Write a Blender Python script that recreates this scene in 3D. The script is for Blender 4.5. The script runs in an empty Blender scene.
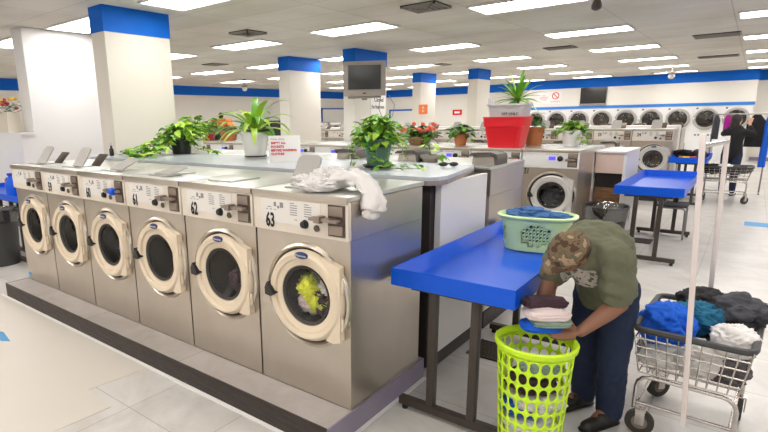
import bpy, bmesh, math, random
from mathutils import Vector, Matrix, noise
PI = math.pi
SC = bpy.context.scene
COL = SC.collection
V = Vector

# ------------------------------------------------------------------ materials
def mat(name, col, rough=0.5, metal=0.0, bump=0.0, bscale=60, var=0.0, vscale=6, spec=0.5, coat=0.0, stretch=(1, 1, 1), emit=None, estr=0, alpha=1.0, sub=0.0):
    m = bpy.data.materials.new(name); m.use_nodes = True
    nt = m.node_tree; b = nt.nodes['Principled BSDF']
    b.inputs['Base Color'].default_value = (*col, 1)
    b.inputs['Roughness'].default_value = rough
    b.inputs['Metallic'].default_value = metal
    b.inputs['Specular IOR Level'].default_value = spec
    b.inputs['Coat Weight'].default_value = coat
    b.inputs['Alpha'].default_value = alpha
    if sub: b.inputs['Subsurface Weight'].default_value = sub; b.inputs['Subsurface Scale'].default_value = 0.02
    if emit:
        b.inputs['Emission Color'].default_value = (*emit, 1); b.inputs['Emission Strength'].default_value = estr
    if var or bump:
        tc = nt.nodes.new('ShaderNodeTexCoord'); mp = nt.nodes.new('ShaderNodeMapping')
        mp.inputs['Scale'].default_value = stretch
        nt.links.new(tc.outputs['Object'], mp.inputs['Vector'])
    if var:
        n = nt.nodes.new('ShaderNodeTexNoise'); n.inputs['Scale'].default_value = vscale; n.inputs['Detail'].default_value = 5
        nt.links.new(mp.outputs['Vector'], n.inputs['Vector'])
        r = nt.nodes.new('ShaderNodeMix'); r.data_type = 'RGBA'
        r.inputs[6].default_value = (*[c * (1 - var) for c in col], 1)
        r.inputs[7].default_value = (*[min(1, c * (1 + var)) for c in col], 1)
        nt.links.new(n.outputs['Fac'], r.inputs[0]); nt.links.new(r.outputs[2], b.inputs['Base Color'])
    if bump:
        n2 = nt.nodes.new('ShaderNodeTexNoise'); n2.inputs['Scale'].default_value = bscale; n2.inputs['Detail'].default_value = 4
        nt.links.new(mp.outputs['Vector'], n2.inputs['Vector'])
        bp = nt.nodes.new('ShaderNodeBump'); bp.inputs['Strength'].default_value = bump; bp.inputs['Distance'].default_value = 0.01
        nt.links.new(n2.outputs['Fac'], bp.inputs['Height']); nt.links.new(bp.outputs['Normal'], b.inputs['Normal'])
    return m

M = {}
def camo():
    m = mat('camouflage', (.3, .26, .17), .9, bump=.3, bscale=300)
    nt = m.node_tree; b = nt.nodes['Principled BSDF']
    tc = nt.nodes.new('ShaderNodeTexCoord'); n = nt.nodes.new('ShaderNodeTexNoise'); n.inputs['Scale'].default_value = 20; n.inputs['Detail'].default_value = 3
    r = nt.nodes.new('ShaderNodeValToRGB'); r.color_ramp.interpolation = 'CONSTANT'
    e = r.color_ramp.elements; e[0].position = 0; e[0].color = (.09, .05, .03, 1); e[1].position = .42; e[1].color = (.20, .14, .08, 1)
    for p_, c_ in ((.52, (.14, .12, .07, 1)), (.59, (.42, .29, .19, 1)), (.7, (.14, .08, .05, 1))):
        x = e.new(p_); x.color = c_
    nt.links.new(tc.outputs['Object'], n.inputs['Vector']); nt.links.new(n.outputs['Fac'], r.inputs[0]); nt.links.new(r.outputs[0], b.inputs['Base Color'])
    return m

def floor_mat(name, c1, c2, tile, mortar, rough, seam=0.004):
    m = bpy.data.materials.new(name); m.use_nodes = True
    nt = m.node_tree; b = nt.nodes['Principled BSDF']; L = nt.links.new
    tc = nt.nodes.new('ShaderNodeTexCoord')
    br = nt.nodes.new('ShaderNodeTexBrick'); br.offset = 0.0; br.squash = 1
    br.inputs['Scale'].default_value = 1; br.inputs['Brick Width'].default_value = tile; br.inputs['Row Height'].default_value = tile
    br.inputs['Mortar Size'].default_value = seam; br.inputs['Mortar Smooth'].default_value = .3; br.inputs['Bias'].default_value = 0
    br.inputs['Color1'].default_value = (*c1, 1); br.inputs['Color2'].default_value = (*c2, 1); br.inputs['Mortar'].default_value = (*mortar, 1)
    L(tc.outputs['Object'], br.inputs['Vector'])
    n = nt.nodes.new('ShaderNodeTexNoise'); n.inputs['Scale'].default_value = 2.2; n.inputs['Detail'].default_value = 9; n.inputs['Roughness'].default_value = .65; n.inputs['Distortion'].default_value = 1.2
    L(tc.outputs['Object'], n.inputs['Vector'])
    r = nt.nodes.new('ShaderNodeValToRGB'); e = r.color_ramp.elements
    e[0].position = .32; e[0].color = (.68, .64, .6, 1); e[1].position = .62; e[1].color = (1, 1, 1, 1)
    L(n.outputs['Fac'], r.inputs[0])
    mx = nt.nodes.new('ShaderNodeMix'); mx.data_type = 'RGBA'; mx.blend_type = 'MULTIPLY'; mx.inputs[0].default_value = .6
    L(br.outputs['Color'], mx.inputs[6]); L(r.outputs[0], mx.inputs[7]); L(mx.outputs[2], b.inputs['Base Color'])
    b.inputs['Roughness'].default_value = rough
    n2 = nt.nodes.new('ShaderNodeTexNoise'); n2.inputs['Scale'].default_value = 5; L(tc.outputs['Object'], n2.inputs['Vector'])
    bp = nt.nodes.new('ShaderNodeBump'); bp.inputs['Strength'].default_value = .06; bp.inputs['Distance'].default_value = .02
    L(n2.outputs['Fac'], bp.inputs['Height']); L(bp.outputs['Normal'], b.inputs['Normal'])
    return m

def wood(name, c1, c2):
    m = bpy.data.materials.new(name); m.use_nodes = True
    nt = m.node_tree; b = nt.nodes['Principled BSDF']; L = nt.links.new
    tc = nt.nodes.new('ShaderNodeTexCoord'); mp = nt.nodes.new('ShaderNodeMapping'); mp.inputs['Scale'].default_value = (2, 2, 14)
    n = nt.nodes.new('ShaderNodeTexNoise'); n.inputs['Scale'].default_value = 3; n.inputs['Detail'].default_value = 6; n.inputs['Distortion'].default_value = 1.5
    r = nt.nodes.new('ShaderNodeValToRGB'); e = r.color_ramp.elements
    e[0].position = .3; e[0].color = (*c1, 1); e[1].position = .7; e[1].color = (*c2, 1)
    L(tc.outputs['Object'], mp.inputs['Vector']); L(mp.outputs['Vector'], n.inputs['Vector']); L(n.outputs['Fac'], r.inputs[0]); L(r.outputs[0], b.inputs['Base Color'])
    b.inputs['Roughness'].default_value = .6
    return m

def ceil_mat():
    m = bpy.data.materials.new('ceiling_tile'); m.use_nodes = True
    nt = m.node_tree; b = nt.nodes['Principled BSDF']; L = nt.links.new
    tc = nt.nodes.new('ShaderNodeTexCoord'); mp = nt.nodes.new('ShaderNodeMapping'); mp.inputs['Location'].default_value = (.14, .2, 0)
    L(tc.outputs['Object'], mp.inputs['Vector'])
    br = nt.nodes.new('ShaderNodeTexBrick'); br.offset = 0; br.inputs['Scale'].default_value = 1
    br.inputs['Brick Width'].default_value = 1.23; br.inputs['Row Height'].default_value = .6; br.inputs['Mortar Size'].default_value = .006; br.inputs['Bias'].default_value = 0
    br.inputs['Color1'].default_value = (.68, .65, .60, 1); br.inputs['Color2'].default_value = (.73, .70, .645, 1); br.inputs['Mortar'].default_value = (.5, .47, .42, 1)
    L(mp.outputs['Vector'], br.inputs['Vector'])
    n = nt.nodes.new('ShaderNodeTexNoise'); n.inputs['Scale'].default_value = .9; n.inputs['Detail'].default_value = 8; L(tc.outputs['Object'], n.inputs['Vector'])
    r = nt.nodes.new('ShaderNodeValToRGB'); e = r.color_ramp.elements; e[0].position = .35; e[0].color = (.86, .84, .8, 1); e[1].position = .6; e[1].color = (1, 1, 1, 1)
    L(n.outputs['Fac'], r.inputs[0])
    mx = nt.nodes.new('ShaderNodeMix'); mx.data_type = 'RGBA'; mx.blend_type = 'MULTIPLY'; mx.inputs[0].default_value = 1
    L(br.outputs['Color'], mx.inputs[6]); L(r.outputs[0], mx.inputs[7]); L(mx.outputs[2], b.inputs['Base Color'])
    b.inputs['Roughness'].default_value = .95; b.inputs['Specular IOR Level'].default_value = .1
    return m

def glass_mat(name, tint, op):
    m = bpy.data.materials.new(name); m.use_nodes = True
    nt = m.node_tree; nt.nodes.remove(nt.nodes['Principled BSDF']); L = nt.links.new
    t = nt.nodes.new('ShaderNodeBsdfTransparent'); t.inputs[0].default_value = (*tint, 1)
    g = nt.nodes.new('ShaderNodeBsdfGlossy'); g.inputs['Roughness'].default_value = .05; g.inputs[0].default_value = (.9, .9, .9, 1)
    x = nt.nodes.new('ShaderNodeMixShader'); x.inputs[0].default_value = op
    L(t.outputs[0], x.inputs[1]); L(g.outputs[0], x.inputs[2]); L(x.outputs[0], nt.nodes['Material Output'].inputs[0])
    return m

M['steel'] = mat('brushed_steel', (.56, .505, .44), .31, .88, bump=.09, bscale=5, var=.14, vscale=4, stretch=(1, 1, .5))
M['steel_top'] = mat('polished_steel_top', (.62, .63, .59), .3, .8, bump=.08, bscale=7, var=.08, vscale=4)
M['hood'] = mat('dark_brown_hood', (.10, .085, .075), .5)
M['bezel'] = mat('satin_bezel', (.62, .57, .5), .28, .9)
M['slide'] = mat('worn_coin_slide', (.34, .28, .24), .35, .8)
M['chrome'] = mat('chrome', (.8, .79, .77), .15, 1.0)
M['dark_steel'] = mat('drum_steel', (.2, .18, .165), .25, .9, bump=.2, bscale=70)
M['black'] = mat('black_plastic', (.012, .012, .012), .4)
M['blackmetal'] = mat('black_painted_metal', (.022, .018, .016), .45, bump=.1, bscale=60)
M['brownmetal'] = mat('dark_brown_metal', (.05, .038, .03), .45, var=.2, vscale=20)
M['cream'] = mat('cream_enamel', (.76, .64, .49), .35, var=.04, vscale=5)
M['cream_panel'] = mat('cream_panel', (.74, .67, .58), .4)
M['white_panel'] = mat('white_panel', (.8, .8, .8), .4)
M['label'] = mat('label_paper', (.74, .71, .67), .6)
M['ring_grey'] = mat('pale_grey_ring', (.62, .60, .58), .35)
M['paper'] = mat('white_paper', (.86, .84, .82), .7)
M['ink'] = mat('black_ink', (.01, .01, .01), .6)
M['greyink'] = mat('grey_ink', (.25, .24, .26), .6)
M['redink'] = mat('red_ink', (.62, .03, .05), .6)
M['blueink'] = mat('dark_blue_badge', (.03, .05, .16), .3)
M['lcd'] = mat('blue_screen', (.1, .1, .8), .3, emit=(.1, .1, 1), estr=.45)
M['coin'] = mat('coin_box_metal', (.13, .10, .08), .4, .7, var=.3, vscale=40)
M['lidtan'] = mat('tan_dispenser_lid', (.42, .37, .33), .35, .3)
M['lidgrey'] = mat('grey_dispenser_lid', (.42, .40, .38), .45, .1)
M['glass'] = glass_mat('door_glass', (.88, .88, .88), .05)
M['darkglass'] = glass_mat('dryer_glass', (.42, .4, .38), .08)
M['liner'] = glass_mat('clear_plastic_liner', (.8, .82, .84), .16)
M['blue'] = mat('blue_plastic', (.0, .095, .70), .3, bump=.03, bscale=10, spec=.35)
M['navyblue'] = mat('dark_blue_plastic', (.006, .03, .42), .3)
M['band'] = mat('blue_band_paint', (.0, .13, .62), .6, spec=.25, var=.05, vscale=3)
M['stripe'] = mat('blue_stripe_paint', (.03, .22, .68), .5)
M['wall'] = mat('white_wall_paint', (.80, .77, .71), .75, var=.02, vscale=1.5)
M['wallw'] = mat('bright_white_paint', (.80, .80, .80), .6)
M['pillar'] = mat('pillar_paint', (.74, .70, .63), .6, var=.015, vscale=2)
M['laminate'] = mat('white_laminate', (.80, .77, .73), .35, var=.02, vscale=3)
M['counter'] = mat('grey_blue_laminate', (.55, .60, .64), .22, var=.06, vscale=3)
M['countered'] = mat('counter_edge', (.30, .25, .22), .4)
M['pinkwood'] = mat('pale_pink_plywood', (.72, .55, .45), .6, var=.05, vscale=8)
M['wood'] = wood('worn_brown_wood', (.10, .045, .02), (.34, .18, .08))
M['darkvoid'] = mat('dark_recess', (.03, .022, .018), .7)
M['kerb'] = mat('worn_dark_kerb', (.03, .019, .016), .5, bump=1, bscale=30, var=.95, vscale=30, stretch=(.25, 1, 1.6))
M['kerbtop'] = floor_mat('kerb_tiles', (.42, .385, .365), (.47, .43, .41), 1.25, (.2, .17, .15), .4, .003)
M['purple'] = mat('purple_grey_paint', (.27, .23, .32), .5, var=.1, vscale=8)
M['floor'] = floor_mat('vinyl_tile_floor', (.66, .64, .62), (.71, .69, .665), .61, (.42, .39, .36), .28, .003)
M['patch'] = mat('smooth_vinyl_sheet', (.70, .65, .59), .4, var=.03, vscale=2, bump=.03, bscale=4)
M['ceiling'] = ceil_mat()
M['lamp'] = mat('lamp_diffuser', (1, 1, 1), .5, emit=(1.0, .97, .93), estr=7.5)
M['lampframe'] = mat('lamp_frame', (.7, .68, .64), .5)
M['vent'] = mat('grey_vent', (.28, .26, .23), .6)
M['pole'] = mat('pale_pink_pole', (.88, .78, .76), .22, .25)
M['galv'] = mat('galvanised_wire', (.62, .58, .55), .25, .9)
M['bumper'] = mat('grey_rubber_bumper', (.05, .05, .052), .5)
M['rubber'] = mat('rubber', (.04, .035, .03), .6)
M['wheel'] = mat('wheel_grey', (.22, .18, .15), .5)
M['lime'] = mat('lime_plastic', (.62, .93, .02), .35, sub=.1)
M['mint'] = mat('pale_mint_plastic', (.66, .88, .42), .35)
M['red'] = mat('red_plastic', (.72, .008, .02), .35)
M['greytub'] = mat('grey_plastic', (.52, .51, .53), .45)
M['skin'] = mat('skin', (.27, .12, .07), .5, var=.12, vscale=18, sub=.05)
M['skin_tan'] = mat('tan_skin', (.55, .33, .22), .5)
M['olive'] = mat('olive_cotton', (.14, .145, .09), .9, bump=.5, bscale=14)
M['denim'] = mat('dark_denim', (.012, .022, .06), .85, bump=.5, bscale=18, var=.2, vscale=30)
M['camo'] = camo()
M['hair'] = mat('dark_hair', (.02, .015, .012), .6, bump=.5, bscale=90)
M['shoe'] = mat('black_shoe', (.018, .015, .014), .5)
def cloth(n, c, var=.12): return mat(n, c, .9, bump=.6, bscale=22, var=var, vscale=12)
M['cwhite'] = cloth('white_cotton', (.82, .79, .78), .05)
M['cpink'] = cloth('pale_pink_cotton', (.80, .66, .66), .06)
M['cblue'] = cloth('bright_blue_cloth', (.008, .12, .68))
M['cteal'] = cloth('teal_cloth', (.01, .13, .24))
M['cblack'] = cloth('black_cloth', (.012, .011, .013))
M['cgrey'] = cloth('charcoal_cloth', (.06, .06, .072), .3)
M['cdenim'] = cloth('blue_denim', (.06, .16, .38), .2)
M['cmaroon'] = cloth('dark_maroon_cloth', (.06, .03, .04))
M['csage'] = cloth('sage_green_cloth', (.25, .34, .28))
M['cyellow'] = cloth('yellow_green_cloth', (.72, .75, .08), .3)
M['cpurple'] = cloth('magenta_cloth', (.42, .01, .28))
M['corange'] = cloth('orange_cloth', (.75, .22, .05), .3)
M['camogrey'] = mat('grey_patterned_cloth', (.12, .11, .12), .9, var=.8, vscale=25)
M['leaf'] = mat('green_leaf', (.14, .38, .03), .4, var=.45, vscale=10)
M['leafpale'] = mat('yellow_green_leaf', (.40, .62, .06), .4, var=.35, vscale=14)
M['leafdark'] = mat('dark_green_leaf', (.04, .14, .03), .45, var=.4, vscale=12)
M['stem'] = mat('green_stem', (.12, .22, .04), .6)
M['soil'] = mat('soil', (.05, .03, .02), .9)
M['potcream'] = mat('cream_pot', (.72, .66, .55), .5)
M['potwhite'] = mat('white_glazed_pot', (.82, .79, .77), .3)
M['potgreen'] = mat('grey_green_pot', (.10, .21, .17), .45)
M['potblack'] = mat('black_pot', (.02, .025, .018), .5)
M['terracotta'] = mat('terracotta', (.48, .17, .06), .7, var=.1, vscale=12)
M['redpot'] = mat('red_pot', (.45, .03, .03), .4)
M['flower'] = mat('coral_flower', (.85, .16, .10), .6, var=.2, vscale=40)
M['flowery'] = mat('yellow_flower', (.9, .6, .05), .6)
M['crt'] = mat('grey_television_case', (.33, .29, .255), .45)
M['screen'] = mat('dark_screen', (.018, .017, .016), .35)
M['orange_sign'] = mat('orange_sign', (.9, .22, .06), .5)
M['tape'] = mat('blue_tape', (.06, .32, .66), .5)
M['frameblue'] = mat('blue_frame', (.03, .12, .5), .5)
M['board'] = mat('pale_board', (.75, .74, .68), .5)
M['stool'] = mat('grey_tube', (.30, .28, .27), .35, .7)

# ------------------------------------------------------------------ mesh builder
class MB:
    def __init__(s): s.bm = bmesh.new()
    def face(s, pts):
        vs = [s.bm.verts.new(p) for p in pts]; return s.bm.faces.new(vs)
    def box(s, x0, x1, y0, y1, z0, z1, bev=0, mtx=None):
        vs = [s.bm.verts.new((x, y, z)) for x in (x0, x1) for y in (y0, y1) for z in (z0, z1)]
        fs = [(0, 1, 3, 2), (4, 6, 7, 5), (0, 4, 5, 1), (2, 3, 7, 6), (0, 2, 6, 4), (1, 5, 7, 3)]
        F = [s.bm.faces.new([vs[i] for i in f]) for f in fs]
        if bev:
            es = list({e for f in F for e in f.edges})
            r = bmesh.ops.bevel(s.bm, geom=es, offset=bev, segments=2, affect='EDGES', profile=.6)
            vs = list({v for f in r['faces'] for v in f.verts} | {v for v in vs if v.is_valid})
        if mtx is not None:
            for v in vs: v.co = mtx @ v.co
        return s
    def prism(s, poly, z0, z1, axis='z', bev=0):
        def P(a, b, c): return (a, b, c) if axis == 'z' else ((a, c, b) if axis == 'y' else (c, a, b))
        n = len(poly)
        lo = [s.bm.verts.new(P(a, b, z0)) for a, b in poly]; hi = [s.bm.verts.new(P(a, b, z1)) for a, b in poly]
        s.bm.faces.new(lo[::-1]); s.bm.faces.new(hi)
        for i in range(n): s.bm.faces.new([lo[i], lo[(i + 1) % n], hi[(i + 1) % n], hi[i]])
        return s
    def ring_between(s, A, B):
        n = len(A)
        for i in range(n): s.bm.faces.new([A[i], A[(i + 1) % n], B[(i + 1) % n], B[i]])
    def lathe(s, prof, c=(0, 0, 0), n=24, axis='z', sx=1, sy=1, cap0=False, cap1=False):
        rings = []
        for r, h in prof:
            ring = []
            for i in range(n):
                a = 2 * PI * i / n; u, w = r * math.cos(a) * sx, r * math.sin(a) * sy
                q = (u, w, h) if axis == 'z' else ((u, h, w) if axis == 'y' else (h, u, w))
                ring.append(s.bm.verts.new((c[0] + q[0], c[1] + q[1], c[2] + q[2])))
            rings.append(ring)
        for a, b in zip(rings, rings[1:]): s.ring_between(a, b)
        if cap0: s.bm.faces.new(rings[0][::-1])
        if cap1: s.bm.faces.new(rings[-1])
        return s
    def tube(s, pts, r, n=8, closed=False, r2=None):
        pts = [V(p) for p in pts]; m = len(pts); rings = []
        up = None
        for i, p in enumerate(pts):
            if closed: d = (pts[(i + 1) % m] - pts[i - 1])
            else: d = pts[min(i + 1, m - 1)] - pts[max(i - 1, 0)]
            d.normalize()
            if up is None:
                up = V((0, 0, 1)) if abs(d.z) < .9 else V((1, 0, 0))
            a = d.cross(up)
            if a.length < 1e-4: a = d.orthogonal()
            a.normalize(); b = a.cross(d).normalized(); up = b
            rr = r if r2 is None else r + (r2 - r) * i / (m - 1)
            rings.append([s.bm.verts.new(p + a * rr * math.cos(2 * PI * k / n) + b * rr * math.sin(2 * PI * k / n)) for k in range(n)])
        for a, b in zip(rings, rings[1:]): s.ring_between(a, b)
        if closed: s.ring_between(rings[-1], rings[0])
        else: s.bm.faces.new(rings[0][::-1]); s.bm.faces.new(rings[-1])
        return s
    def capsule(s, p0, p1, r0, r1, n=16, flat=None):
        """tapered capsule with round ends"""
        p0, p1 = V(p0), V(p1); d = p1 - p0; L = d.length; d.normalize()
        if flat is not None:
            b = (V(flat[0]) - d * d.dot(V(flat[0]))).normalized(); a = b.cross(d); k2 = flat[1]
        else:
            a = d.orthogonal().normalized(); b = a.cross(d); k2 = 1
        prof = [(r0 * math.cos(t), -r0 * math.sin(t)) for t in (PI * .47, PI * .36, PI * .25, PI * .12, 0)] + [(r1 * math.cos(t), L + r1 * math.sin(t)) for t in (0, PI * .12, PI * .25, PI * .36, PI * .47)]
        rings = [[s.bm.verts.new(p0 + d * h + a * r * math.cos(2 * PI * k / n) + b * r * k2 * math.sin(2 * PI * k / n)) for k in range(n)] for r, h in prof]
        for x, y in zip(rings, rings[1:]): s.ring_between(x, y)
        s.bm.faces.new(rings[0][::-1]); s.bm.faces.new(rings[-1])
        return s
    def ellipsoid(s, c, rx, ry, rz, mtx=None, sub=3):
        r = bmesh.ops.create_icosphere(s.bm, subdivisions=sub, radius=1)
        for v in r['verts']:
            q = V((v.co.x * rx, v.co.y * ry, v.co.z * rz))
            if mtx is not None: q = mtx @ q
            v.co = q + V(c)
        return s
    def panel_hole(s, x0, x1, z0, z1, cx, cz, r, y=0, n=32, fn=None, e=1.0):
        """rectangle with a round/oval hole"""
        out, inn, side = [], [], []
        f = fn or (lambda u, w: (u, y, w))
        for i in range(n):
            a = 2 * PI * (i + .5) / n; c, d = math.cos(a), math.sin(a)
            tx = (x1 - cx) / c if c > 0 else (x0 - cx) / c
            tz = (z1 - cz) / d if d > 0 else (z0 - cz) / d
            if tx < tz: o = (x1 if c > 0 else x0, cz + d * tx); side.append((c > 0, None))
            else: o = (cx + c * tz, z1 if d > 0 else z0); side.append((None, d > 0))
            out.append(s.bm.verts.new(f(*o))); inn.append(s.bm.verts.new(f(cx + r * c, cz + r * e * d)))
        s.ring_between(out, inn)
        for i in range(n):
            j = (i + 1) % n
            if side[i] != side[j]:
                hx = side[i][0] if side[i][0] is not None else side[j][0]
                hz = side[i][1] if side[i][1] is not None else side[j][1]
                s.bm.faces.new([out[i], s.bm.verts.new(f(x1 if hx else x0, z1 if hz else z0)), out[j]])
        return s
    def build(s, name, m, parent=None, smooth=True, loc=None, weld=False, auto=True):
        if weld: bmesh.ops.remove_doubles(s.bm, verts=s.bm.verts, dist=1e-4)
        bmesh.ops.recalc_face_normals(s.bm, faces=s.bm.faces)
        me = bpy.data.meshes.new(name)
        if smooth:
            for f in s.bm.faces: f.smooth = True
            if auto:
                for e in s.bm.edges:
                    if len(e.link_faces) == 2 and e.calc_face_angle(0) > .6: e.smooth = False
        s.bm.to_mesh(me); s.bm.free()
        o = bpy.data.objects.new(name, me); COL.objects.link(o)
        me.materials.append(M[m] if isinstance(m, str) else m)
        if parent: o.parent = parent
        if loc: o.location = loc
        return o

KID = {}
def tag(o, label=None, cat=None, group=None, kind=None):
    if label: o['label'] = label
    if cat: o['category'] = cat
    if group: o['group'] = group
    if kind: o['kind'] = kind
    return o
def thing(name, label, cat, loc=(0, 0, 0), rz=0, group=None):
    o = bpy.data.objects.new(name, None); COL.objects.link(o); o.empty_display_size = .1
    o.location = loc; o.rotation_euler.z = rz
    return tag(o, label, cat, group)
def kids(o): return [c for c in COL.objects if c.parent == o]
def dup(o, loc=None, rz=None, label=None, parent=None):
    c = o.copy(); COL.objects.link(c)
    if parent: c.parent = parent
    if loc is not None: c.location = loc
    if rz is not None: c.rotation_euler.z = rz
    if label: c['label'] = label
    for k in kids(o): dup(k, parent=c)
    return c
def struct(o): o['kind'] = 'structure'; return o
def text(name, s_, size, m, parent=None, loc=(0, 0, 0), rot=(PI / 2, 0, 0), bold=.0, ext=.0008, align='CENTER', sx=1):
    cu = bpy.data.curves.new('t', 'FONT'); cu.body = s_; cu.size = size; cu.extrude = ext; cu.offset = bold; cu.align_x = align; cu.align_y = 'CENTER'; cu.resolution_u = 2
    t = bpy.data.objects.new('t', cu); COL.objects.link(t)
    bpy.context.view_layer.update()
    me = bpy.data.meshes.new_from_object(t.evaluated_get(bpy.context.evaluated_depsgraph_get()))
    bpy.data.objects.remove(t); me.name = name
    me.materials.clear(); me.materials.append(M[m])
    o = bpy.data.objects.new(name, me); COL.objects.link(o)
    o.location = loc; o.rotation_euler = rot; o.scale = (sx, 1, 1)
    if parent: o.parent = parent
    return o
def rotz(a): return Matrix.Rotation(a, 4, 'Z')

# ------------------------------------------------------------------ setting
CZ = 2.95
def plane_struct(name, m, x0, x1, y0, y1, z0, z1): 
    return struct(MB().box(x0, x1, y0, y1, z0, z1).build(name, m, smooth=False))
XL, XR, YF, YB = -15.0, 7.0, -5.5, 21.0
plane_struct('floor', 'floor', XL, XR, YF, YB, -.1, 0)
plane_struct('ceiling', 'ceiling', XL, XR, YF, YB, CZ, CZ + .1)
plane_struct('wall_left', 'wall', XL - .15, XL, YF, YB, -.1, CZ + .1)
plane_struct('wall_right', 'wallw', XR, XR + .15, YF, YB, -.1, CZ + .1)
plane_struct('wall_back', 'wall', XL - .15, XR + .15, YB, YB + .15, -.1, CZ + .1)
plane_struct('wall_front', 'wallw', XL - .15, XR + .15, YF - .15, YF, -.1, CZ + .1)
# dryer bulkhead wall standing proud of the back wall, with holes hidden behind the machines
plane_struct('wall_dryers', 'wall', -5.9, 1.43, 20.35, YB, 0, CZ)
# smooth sheet laid over the tiles
sp = MB().prism([(-9, -.232), (-1.58, -.232), (-1.62, -.66), (-1.31, -.68), (-1.33, -1.05), (-1.33, -4.5), (-9, -4.5)], 0, .003).build('trim_1', 'patch', smooth=False); struct(sp)
# blue bands
struct(MB().box(XL, XL + .012, YF, YB, 2.62, CZ).build('trim_2', 'band', smooth=False))
struct(MB().box(XL + .012, -5.9, YB - .012, YB, 2.62, CZ).box(-5.9, 1.44, 20.338, 20.35, 2.62, CZ).box(1.43, XR, YB - .012, YB, 2.62, CZ).build('trim_3', 'band', smooth=False))
struct(MB().box(-5.74, 1.43, 20.33, 20.349, 1.84, 1.94).build('trim_4', 'stripe', smooth=False))
struct(MB().box(XR - .012, XR, YF, YB, 2.62, CZ).build('trim_5', 'band', smooth=False))
struct(MB().box(1.5, XR, YB - .015, YB, 0, .12).build('baseboard_back', 'purple', smooth=False))
# pillars
for x0, x1, y0, y1, band in ((-4.48, -4.2, 1.18, 2.04, 1), (-6.52, -6.20, 1.13, 2.3, 0), (-6.42, -6.13, 6.33, 7.37, 1), (-4.72, -4.45, 6.33, 7.45, 1), (-6.61, -6.34, 12.4, 13.38, 1), (-4.74, -4.6, 12.5, 13.4, 1)):
    if x0 == -4.74: x0 = -4.9; x1 = -4.62
    o = struct(MB().box(x0, x1, y0, y1, 0, CZ - (.008 if not band else 0), bev=.006).build('wall_pillar', 'pillar' if band else 'wallw', smooth=False))
    if band:
        struct(MB().box(x0 - .006, x1 + .006, y0 - .006, y1 + .006, 2.67, CZ - .001).build('trim_6', 'band', smooth=False))
# low white partition with a ledge, beside the plain white pillar
struct(MB().box(-8.6, -6.13, .92, 1.12, 0, 1.54).box(-8.62, -6.10, .90, 1.125, 1.54, 1.57).build('wall_partition', 'wallw', smooth=False))

# ------------------------------------------------------------------ ceiling lights, vents, fans
def make_light():
    t = thing('ceiling_light', 'x', 'light', (0, 0, CZ))
    f = MB()
    for a, b, c, d in ((-.61, .61, -.305, -.28), (-.61, .61, .28, .305), (-.61, -.585, -.28, .28), (.585, .61, -.28, .28)): f.box(a, b, c, d, -.025, -.001)
    f.build('frame', 'lampframe', t, smooth=False)
    MB().box(-.585, .585, -.28, .28, -.018, -.002).build('diffuser', 'lamp', t, smooth=False)
    return t
LX = [4.19, 1.74, -.73, -3.2, -5.45, -7.75, -9.95, -12.2]
LY = [-4.2, -1.3, 1.68, 4.52, 7.47, 10.42, 13.4, 16.4, 19.2]
L0 = None
cn = ['first', 'second', 'third', 'fourth', 'fifth', 'sixth', 'seventh', 'eighth']
rn = ['behind the camera', 'overhead', 'nearest visible', 'second nearest', 'third nearest', 'fourth nearest', 'fifth nearest', 'sixth nearest', 'back wall']
for j, y in enumerate(LY):
    for i, x in enumerate(LX):
        if j < 2 and i > 5: continue
        lb = f'white fluorescent ceiling panel, {rn[j]} row, {cn[i]} column from the right'
        if L0 is None: L0 = make_light(); L0.location = (x, y, CZ); L0['label'] = lb; L0['group'] = 'fluorescent ceiling panels'
        else: dup(L0, (x, y, CZ), 0, lb)
def vent(x, y, w, d, label, rz=0, dif=False):
    t = thing('ceiling_vent', label, 'vent', (x, y, CZ), rz)
    MB().box(-w / 2, w / 2, -d / 2, d / 2, -.012, -.001).build('backing', 'darkvoid', t, smooth=False)
    s = MB(); n = max(3, int(d / .07))
    if dif:
        for k in range(4):
            a = .5 - k * .12
            for q in ((-a, a, -a, -a + .05), (-a, a, a - .05, a), (-a, -a + .05, -a, a), (a - .05, a, -a, a)):
                s.box(q[0] * w, q[1] * w, q[2] * d, q[3] * d, -.03 - .004 * k, -.012)
    else:
        for k in range(n): yy = -d / 2 + (k + .5) * d / n; s.box(-w / 2, w / 2, yy - .018, yy + .012, -.026, -.012)
        s.box(-w / 2 - .02, -w / 2, -d / 2 - .02, d / 2 + .02, -.02, -.001); s.box(w / 2, w / 2 + .02, -d / 2 - .02, d / 2 + .02, -.02, -.001)
    s.build('louvre', 'vent', t, smooth=False)
vent(-4.5, 3.65, .40, .40, 'square ceiling vent near the big left pillar, left of the nearest panel', dif=True)
vent(-1.68, 3.86, .44, .44, 'square ceiling vent at the top edge above the television', dif=True)
vent(-1.65, 9.35, .5, .4, 'small ceiling vent above the red tub')
vent(.8, 9.65, .62, .5, 'grey ceiling vent with slats at upper right', dif=False)
vent(.62, 14.2, .75, .45, 'long grey ceiling vent further back at right')
vent(-4.9, 10.6, .5, .45, 'small square ceiling vent between the two far pillars')
vent(-8.3, 6.2, .4, .4, 'small ceiling vent above the far left pots')
def fan(x, y, label):
    t = thing('ceiling_fan', label, 'ceiling fan', (x, y, CZ))
    MB().lathe([(.06, -.001), (.06, -.04), (.015, -.05), (.015, -.16), (.09, -.17), (.1, -.22), (.06, -.25)], cap0=True, cap1=True).build('motor', 'vent', t)
    for k in range(4):
        b = MB(); b.prism([(.1, -.05), (.52, -.07), (.55, 0), (.52, .07), (.1, .05)], -.2, -.19)
        o = b.build('blade', 'lidtan', t, smooth=False); o.rotation_euler.z = k * PI / 2 + .35
    MB().ellipsoid((0, 0, -.30), .085, .085, .075).build('globe', 'potwhite', t)
fan(-6.9, 17.6, 'ceiling fan with a round white globe between the two far pillars')
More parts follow.
